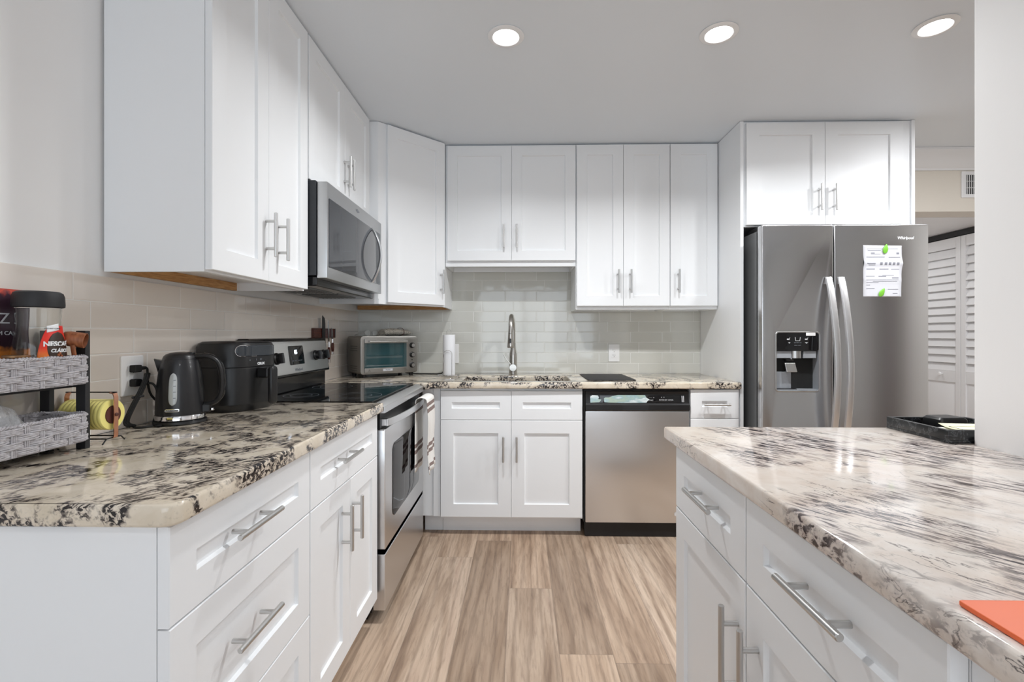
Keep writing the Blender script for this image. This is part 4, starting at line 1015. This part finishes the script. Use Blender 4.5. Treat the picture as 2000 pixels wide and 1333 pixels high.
mb = MB(); mb.tube([(.045, 0.053*math.cos(2*PI*j/20), .0285+.0265*math.sin(2*PI*j/20)) for j in range(20)], .0018, 6, closed=True); mb.build('band', mat('dark_red_band', srgb(92, 24, 30), .6), nb)
MB().box(-.13, -.03, .0002, -.085, .01, .004).build('loose_page', M_news, nb)

# ------------------------------------------------------------------ paper towel holder + roll
px_, py_ = -.480, 3.115
t = thing('paper_towel_holder', 'wire paper towel holder with a looped arm left of the faucet', 'paper towel holder', (px_, py_, CT))
mb = MB()
mb.tube([(.075*math.cos(a), .062*math.sin(a), .010) for a in [2*PI*i/36 for i in range(36)]], .0024, 8, closed=True)
mb.tube([(-.075, 0, .010), (.075, 0, .010)], .002, 8).tube([(0, -.062, .010), (0, .062, .010)], .002, 8)
for x, y in ((-.06, -.036), (.06, -.036), (-.06, .036), (.06, .036)): mb.cyl((x, y, 0), (x, y, .010), .0025, n=8)
mb.build('wire_base', M_chrome, t)
mb = MB(); mb.tube([(-.014, 0, .010), (-.014, 0, .295)]+[(.014*-math.cos(a), 0, .295+.014*math.sin(a)) for a in [PI*i/8 for i in range(1, 8)]]+[(.014, 0, .295), (.014, 0, .010)], .0018, 8)
mb.build('centre_loop', M_chrome, t)
mb = MB(); mb.tube([(-.027, -.053, .010), (-.027, -.050, .150)]+[(-.027*math.cos(a), -.050, .150+.025*math.sin(a)) for a in [PI*i/10 for i in range(1, 10)]]+[(.027, -.050, .150), (.027, -.053, .010)], .0018, 8)
mb.build('tension_arm', M_chrome, t)
M_ptowel = mat('paper_towel', srgb(240, 241, 244), .9); g = NT(M_ptowel); g.bump(g.noise(g.coord(), 300, 1), .25, .001)
r_ = thing('paper_towel_roll', 'slim white paper towel roll standing on the wire holder', 'paper towel', (px_, py_, CT+.0130))
MB().lathe([(.019, 0), (.040, 0), (.0405, .002), (.0405, .262), (.040, .264), (.019, .264), (.019, 0)], 40).build('paper', M_ptowel, r_)

# ------------------------------------------------------------------ black mat on the back counter
o = plate('cutting_mat', [rrect(.400, 2.862, .690, 3.290, .012, 4)], .005, M_blackmat, None, T(0, 0, CT+.0002), bevel=.001)
tag(o, 'flat black mat lying on the back counter above the dishwasher', 'mat')

# ------------------------------------------------------------------ two-tier organiser with woven baskets (left end of the counter)
# local frame: x along the wall (+y of the room), -y towards the room (+x of the room)
OR = T(-1.119, 1.145, CT) @ RZ(D90); ori = OR.inverted()
t = thing('basket_stand', 'black wooden two-tier stand holding the woven grey baskets', 'stand', (-1.119, 1.145, CT), D90)
for x in (-.372, -.014):
    for y in (-.056, .034):
        MB().box(x, y, 0, x+.013, y+.024, .288).build('post', M_blackmat, t, bevel=.001)
    for z in (.012, .150):
        MB().box(x+.002, -.0315, z, x+.011, .0335, z+.018).build('cross_rail', M_blackmat, t, bevel=.001)
for z in (.012, .150):
    for y in (-.020, .022): MB().box(-.3585, y-.006, z, -.0145, y+.006, z+.008).build('shelf_slat', M_blackmat, t, bevel=.001)
M_rope = mat('grey_paper_rope', srgb(190, 188, 192), .85, spec=.2); g = NT(M_rope)
g.l(g.ramp(g.noise(g.coord(), 140, 3), [(.30, srgb(168, 163, 166)), (.55, srgb(190, 187, 190)), (.75, srgb(204, 202, 205))]), g.b.inputs['Base Color'])
g.bump(g.noise(g.coord((1, 1, 1)), 420, 2), .35, .001)
def basket(name, label, x0, x1, y0, y1, z0, hgt, rows=4):
    t = thing(name, label, 'basket', tuple(OR @ Vector(((x0+x1)/2, (y0+y1)/2, z0))), D90, 'woven grey baskets')
    hx, hy = (x1-x0)/2, (y1-y0)/2; r = .014
    base = rrect(-hx, -hy, hx, hy, r, 4)
    per = []; P = [Vector((p[0], p[1], 0)) for p in base]
    # resample the perimeter
    seg = [(P[i], P[(i+1) % len(P)]) for i in range(len(P))]; tot = sum((b-a).length for a, b in seg)
    ns = int(tot/.0065); st = .031; nst = 2*round(tot/st/2)
    for k in range(ns):
        d = tot*k/ns
        for a, b in seg:
            l = (b-a).length
            if d <= l: p = a+(b-a)*(d/max(l, 1e-9)); break
            d -= l
        # outward normal from rounded-rect distance
        q = Vector((max(abs(p.x)-(hx-r), 0)*(1 if p.x > 0 else -1), max(abs(p.y)-(hy-r), 0)*(1 if p.y > 0 else -1), 0))
        per.append((p, q.normalized() if q.length > 1e-9 else Vector((0, -1, 0)), k/ns))
    mb = MB(); rh = (hgt-.008)/rows; sr = rh/8.4
    for j in range(rows):
        for s_ in range(4):
            z = .004+rh*j+rh*(s_+.5)/4; pts = []
            for p, nrm, u in per:
                w = math.cos(PI*(u*nst+j)); o = .0032*math.tanh(2.2*(w+.35))+.0006*math.sin(u*171+s_*2.1+j)
                pts.append(tuple(p+nrm*o+Vector((0, 0, z+.0006*math.sin(u*93+s_*1.7)))))
            mb.tube(pts, sr*1.18, 6, closed=True)
    mb.build('weave', M_rope, t)
    mb = MB(); zt = hgt
    for i in range(nst):
        p, nrm, u = per[min(len(per)-1, int(round(len(per)*i/nst)))]
        tg = Vector((-nrm.y, nrm.x, 0))
        for k in (-1, 0, 1):
            c = p+tg*(.0034*k); mb.tube([tuple(c+Vector((0, 0, .002))), tuple(c+Vector((.0004*k, 0, zt*.5))), tuple(c+Vector((0, 0, zt)))], .0019, 5)
    mb.build('stakes', M_rope, t)
    mb = MB(); pts = []
    for h_ in range(2):
        pts = [tuple(p+nrm*(.0028*math.cos(u*2*PI*60+h_*PI))+Vector((0, 0, zt+.0028*math.sin(u*2*PI*60+h_*PI)))) for p, nrm, u in per]
        mb.tube(pts, .0032, 6, closed=True)
    mb.build('braided_rim', M_rope, t)
    MB().prism(rrect(-hx+.002, -hy+.002, hx-.002, hy-.002, r-.002, 4), .0005, .004).build('bottom', M_rope, t)
    return t
basket('woven_basket', 'grey woven basket on the upper tier with the coffee jar in it', -.356, -.018, -.0690, .052, .1590, .066)
basket('woven_basket', 'grey woven basket on the lower tier holding a clear plastic bag', -.356, -.018, -.0690, .052, .0212, .066)

# coffee jar
JX, JY, JZ = -1.1010, 1.056, CT+.1810
t = thing('coffee_jar', 'empty glass instant coffee jar with a black lid and a red and brown label', 'jar', (JX, JY, JZ))
M_glass = mat('clear_glass', (.97, .98, .97), .02, trans=1.0, ior=1.3)
jp = [(.030, .001), (.040, .003), (.0455, .012), (.0470, .040), (.0462, .062), (.0435, .085), (.0400, .106), (.0385, .125), (.0390, .148), (.0392, .158)]
MB().lathe(jp, 44).build('glass_body', M_glass, t, thick=.002, off=-1)
MB().lathe([(.0393, .1585), (.0445, .160), (.0450, .166), (.0440, .184), (.0415, .192), (.036, .1955), (.0001, .197)], 44).build('lid', M_blackmat, t)
jr = lambda z: next((r0+(r1-r0)*(z-z0)/(z1-z0) for (r0, z0), (r1, z1) in zip(jp, jp[1:]) if z0 <= z <= z1), .0455)
ja = math.atan2(-JY*1.0, -JX)+math.radians(40)          # label turned to the right of the camera direction
def jpt(a, z, off): r = jr(z)+off; return (r*math.cos(ja+a), r*math.sin(ja+a), z)
def jpatch(fn_poly, nm, m, off, nu=22, nv=18):
    mb = MB()
    def f(u, v):
        a, z = fn_poly(u, v); return jpt(a, z, off)
    return mb.grid(f, nu, nv).build(nm, m, t, thick=.0003)
M_red = mat('label_red', srgb(226, 50, 34), .4); g = NT(M_red)
gz = g.n('ShaderNodeSeparateXYZ'); tcj = g.n('ShaderNodeTexCoord'); g.l(tcj.outputs['Object'], gz.inputs[0])
g.l(g.ramp(g.math('DIVIDE', gz.outputs[2], .13), [(.22, srgb(250, 226, 120)), (.32, srgb(244, 150, 60)), (.52, srgb(228, 54, 36)), (1, srgb(216, 36, 32))]), g.b.inputs['Base Color'])
M_brown = mat('label_brown', srgb(52, 36, 26), .4)
M_label_white = mat('label_white', srgb(236, 238, 240), .4)
def lab(u, v):                       # label outline: round left end, shoulder on the right
    z = .020+v*.098; hl = .82*math.sqrt(max(0, 1-((v-.05)/1.0)**2)); return (-hl*.95+u*(hl*.95+.80), z)
jpatch(lab, 'label', M_red, .0004)
def mug(u, v):
    z = .030+v*.074; c = math.sqrt(max(0, 1-(2*v-1)**2)); return (.15+(.55*(2*u-1))*c, z)
jpatch(mug, 'label_mug', M_brown, .0008)
def wsw(u, v): return (-.38+.62*u, .102+.015*v+.006*u)
jpatch(wsw, 'label_white_flash', M_label_white, .0009, 12, 6)
def jtext(body, a, z, size, m, nm, shear=0, bold=0):
    p = Vector(jpt(a, z, .0012)); n_ = Vector((math.cos(ja+a), math.sin(ja+a), 0)); X = Vector((-n_.y, n_.x, 0)); M = Matrix(((X.x, 0, n_.x, p.x), (X.y, 0, n_.y, p.y), (0, 1, 0, p.z), (0, 0, 0, 1)))
    text(body, size, m, t, M, nm, depth=.0002, shear=shear, bold=bold, wrap=jr(z)+.0012)
jtext('NESCAFÉ', .12, .076, .0150, M_label_white, 'brand_lettering', bold=.0006)
jtext('CLÁSICO', .17, .061, .0105, M_label_white, 'variety_lettering', .2, .0004)
jtext('INSTANT COFFEE', -.08, .111, .0042, M_print_dark, 'small_lettering')
mb = MB()
for a, z in ((.02, .051), (.16, .049), (.09, .055)): p = jpt(a, z, .0012); mb.ball(p, .004, .002, .0032, 10, 6)
mb.build('coffee_beans_print', mat('bean_brown', srgb(168, 98, 60), .5), t)

# coffee bag standing against the wall behind the jar
t = thing('coffee_bag', 'dark purple and orange coffee bag standing behind the glass jar', 'bag', (-1.1580, 1.030, CT+.1636), D90)
M_bag = mat('bag_film', srgb(56, 36, 48), .3); g = NT(M_bag)
tcb = g.n('ShaderNodeTexCoord'); sb = g.n('ShaderNodeSeparateXYZ'); g.l(tcb.outputs['Object'], sb.inputs[0])
wob = g.noise(tcb.outputs['Object'], 30, 3); hgt = g.math('ADD', sb.outputs[2], g.math('MULTIPLY', g.math('SUBTRACT', wob, .5), .05))
g.l(g.ramp(g.math('DIVIDE', hgt, .24), [(.0, srgb(232, 150, 60)), (.34, srgb(236, 140, 60)), (.37, srgb(52, 30, 42)), (.84, srgb(74, 52, 64)), (.87, srgb(214, 84, 66)), (1, srgb(90, 44, 50))]), g.b.inputs['Base Color'])
bw, bh = .060, .218; secs = []
for i in range(15):
    v = i/14; th = .0085*(1-v)**.6+.0010; w__ = bw*(1-.05*v+.012*math.sin(v*9))
    secs.append([(w__*math.copysign(abs(math.cos(2*PI*j/20))**.6, math.cos(2*PI*j/20)), th*math.sin(2*PI*j/20)+.0015*math.sin(v*14+j), v*bh) for j in range(20)])
MB().loft(secs).build('pouch', M_bag, t)
text('Z', .034, M_print, t, T(-.002, -.0085, .150) @ FRONT, 'lettering'); text('OM CA', .0125, M_print, t, T(-.006, -.0090, .118) @ FRONT, 'lettering')

# wooden scoop
t = thing('wooden_scoop', 'brown wooden coffee scoop standing up in the upper basket beside the jar', 'scoop', (-1.0665, 1.1080, CT+.1640))
M_scoop = mat('scoop_wood', srgb(140, 84, 52), .5); g = NT(M_scoop)
g.l(g.ramp(g.noise(g.coord((60, 60, 8)), 2, 3), [(.3, srgb(116, 64, 38)), (.7, srgb(168, 106, 68))]), g.b.inputs['Base Color'])
SM = T(.003, -.001, .103) @ RZ(math.radians(-62)) @ RX(math.radians(80))
MB().at(SM).lathe([(.0001, .0225), (.0155, .0215), (.0178, .012), (.0182, -.018), (.0166, -.0185), (.0150, -.012), (.0145, .014), (.0001, .016)], 30).build('cup', M_scoop, t)
MB().tube([(.0065, -.013, .090), (.007, -.010, .070), (.006, -.006, .03), (.004, .0, .001)], [.0055, .0052, .005, .0052], 10, flat=.7).build('handle', M_scoop, t)
# small flat lid resting on the near rim of the upper basket contents
t = thing('jar_lid', 'small bronze-coloured lid lying in front of the jar at the left edge', 'lid', (-1.0795, .988, CT+.2285))
MB().lathe([(.0001, .0), (.021, .0), (.0225, .0015), (.0225, .0045), (.021, .006), (.0001, .0055)], 30).build('disc', mat('bronze', srgb(150, 116, 84), .35, .8), t)
MB().lathe([(.010, -.0605), (.012, -.0605), (.012, -.0002), (.010, -.0002)], 20).build('stem', M_glass, t)

# clear plastic bag in the lower basket
t = thing('plastic_bag', 'crumpled clear plastic bag in the lower woven basket', 'bag', tuple(OR @ Vector((-.19, -.008, .0262))), D90)
M_poly = mat('clear_film', (.85, .86, .87), .12, spec=.8, alpha=.34, coat=.8); g = NT(M_poly); g.bump(g.noise(g.coord(), 60, 4), .9, .01)
import mathutils
def crm(p): return mathutils.noise.noise(Vector(p)*22)*.5+mathutils.noise.noise(Vector(p)*55)*.28
mb = MB()
def fn(u, v):
    x = -.105+.21*u; y = -.040+.080*v; e = max(0, 1-(2*abs(u-.5))**3)*max(0, 1-(2*abs(v-.5))**3)
    return (x, y, 0.002+.118*e*(.82+.5*crm((x, y, 0)))+.012*e*math.sin(u*5))
mb.grid(fn, 46, 22).build('thin_sheet', M_poly, t, smooth=True)

# ------------------------------------------------------------------ yellow ribbed roll in a copper strap stand
ra, rb = Vector((-1.1690, 1.194, 0)), Vector((-1.0465, 1.197, 0)); ang = math.atan2(rb.y-ra.y, rb.x-ra.x); RL = (rb-ra).length
t = thing('roll_stand', 'yellow ribbed roll in a copper strap stand, between the baskets and the outlet', 'roll holder', (ra.x, ra.y, CT), ang)
M_yellow = mat('yellow_roll', srgb(240, 228, 138), .4, coat=.2); M_copper = mat('copper', (.72, .36, .24), .3, 1.0); M_core = mat('brown_core', srgb(86, 46, 38), .5)
zc = .073; prof = [(.026, .0)]
nr = 11; Lr = RL-.012
for i in range(nr):
    z0_ = Lr*i/nr; prof += [(.0377, z0_+.0004), (.0388, z0_+.002), (.0393, z0_+Lr/nr*.5), (.0388, z0_+Lr/nr-.002), (.0377, z0_+Lr/nr-.0004)]
prof += [(.026, Lr)]
RM = T(.006, 0, zc) @ RY(D90)
MB().at(RM).lathe(prof+[(.0235, Lr), (.0235, 0), (.026, 0)], 40).build('ribbed_roll', M_yellow, t)
MB().at(RM).lathe([(.0001, -.002), (.0228, -.002), (.0228, Lr+.002), (.0001, Lr+.002)], 30).build('core', M_core, t)
mb = MB()
for x, sg in ((.0005, -1), (RL-.0005, 1)):
    mb = MB(); P = [(x, .0, .014), (x+.002*sg, 0, .02), (x+.0025*sg, 0, .07), (x+.0022*sg, 0, .118), (x-.001*sg, 0, .127), (x-.010*sg, 0, .1295)]
    secs = [[(p[0]-.0009*sg, -.0065, p[2]-(.0009 if k > 3 else 0)), (p[0]+.0009*sg, -.0065, p[2]+(.0009 if k > 3 else 0)), (p[0]+.0009*sg, .0065, p[2]+(.0009 if k > 3 else 0)), (p[0]-.0009*sg, .0065, p[2]-(.0009 if k > 3 else 0))] for k, p in enumerate(P)]
    mb.loft(secs).build('copper_strap', M_copper, t)
    MB().at(T(x+.0034*sg, 0, zc) @ RY(D90*sg)).lathe([(.0048, 0), (.0045, .002), (.003, .003), (.0001, .003)], 14).build('screw', M_core, t)
mb = MB().tube([(-.004, 0, .130), (RL+.004, 0, .130)], .0016, 8); mb.build('top_wire', M_black, t)
mb = MB()
for x in (.004, RL-.004): mb.tube([(x, -.034, .002), (x, -.022, .014), (x, .022, .014), (x, .034, .002)], .0018, 8)
for y in (-.021, .021): mb.tube([(.004, y, .014), (RL-.004, y, .014)], .0018, 8)
mb.build('wire_feet', M_black, t)

# ------------------------------------------------------------------ things on the peninsula
t = thing('stone_tray', 'black marbled stone tray at the far end of the peninsula by the wall end', 'tray', (1.205, 1.334, CT))
M_tray = mat('black_marble', (.012, .013, .014), .3, coat=.2); g = NT(M_tray)
n1 = g.noise(g.coord(), 18, 6, .6, 1.5); g.l(g.ramp(g.math('ABSOLUTE', g.math('SUBTRACT', n1, .5)), [(.0, (.10, .105, .11, 1)), (.02, (.014, .015, .017, 1)), (.2, (.008, .009, .010, 1))]), g.b.inputs['Base Color'])
tx, ty, th = .116, .103, .034
secs = [rrect(-tx, -ty, tx, ty, .003, 2)]
plate('tray_bottom', [secs[0]], .008, M_tray, t, bevel=.001)
plate('tray_rim', [secs[0], rrect(-tx+.011, -ty+.011, tx-.011, ty-.011, .002, 2)], th-.0082, M_tray, t, T(0, 0, .0081), bevel=.001)
M_note = mat('cream_paper', srgb(226, 224, 190), .8)
def note(x, y, z, rz, w__, h__, label, m=M_note, nm='paper_note'):
    o = thing(nm, label, 'note', (1.205+x, 1.334+y, CT+z), rz)
    def f(u, v): return ((u-.5)*w__, (v-.5)*h__, .0022+.006*(2*abs(v-.5))**2*(1 if v > .5 else .3))
    MB().grid(f, 4, 10).build('sheet', m, o, thick=.0004); return o
note(-.055, -.055, .018, .1, .08, .07, 'white paper slip lying under the cream note in the black tray', mat('white_slip', srgb(226, 224, 214), .8))
nt = note(-.012, -.048, .0255, -.12, .095, .082, 'cream folded note on top of the slips in the black tray')
mb = MB(); mb.tube([(-.036, -.03, .0045), (.036, -.03, .0045), (.036, .02, .0038), (-.036, .02, .0038)], .0006, 4, closed=True); mb.build('printed_frame', M_print_dark, nt)
o = thing('card', 'blue-grey card lying at the left side inside the black tray', 'card', (1.131, 1.305, CT+.0090), .2); MB().box(-.026, -.03, 0, .026, .03, .012).build('stack', mat('blue_grey_card', srgb(90, 104, 124), .5), o, bevel=.001)
o = thing('black_case', 'small black case lying at the back inside the black tray', 'case', (1.222, 1.392, CT+.0086), .08); mb = MB()
mb.loft([rsec(.042, .030, 0, .008, .008, 3), rsec(.044, .032, .010, .008, .008, 3), rsec(.042, .030, .028, .008, .008, 3), rsec(.036, .026, .034, .008, .008, 3)]).build('leather', M_black, o)
o = plate('orange_folder', [rrect(.4487, .275, .78, .4965, .003, 2)], .0055, mat('orange_plastic', srgb(240, 112, 62), .45), None, T(0, 0, CT+.0004), bevel=.0012)
tag(o, 'flat bright orange folder at the near corner of the peninsula top', 'folder')

# ------------------------------------------------------------------ air vent on the hall header
t = thing('air_vent', 'white air vent grille on the beige header under the crown moulding', 'air vent', (3.115, 3.2995, 2.218))
plate('vent_frame', [rrect(-.112, -.090, .112, .090, .004, 2), rrect(-.082, -.066, .082, .066, .002, 2)], .008, M_trim, t, FRONT, bevel=.002)
MB().box(-.082, -.0018, -.066, .082, -.0004, .066).build('duct_opening', M_black, t)
mb = MB()
for i in range(11): x = -.074+.0148*i; mb.box(x-.0016, -.0072, -.066, x+.0016, -.0022, .066)
for k in (-.022, .022): mb.box(-.082, -.0062, k-.0014, .082, -.0030, k+.0014)
mb.build('vent_blades', M_trim, t, smooth=False)
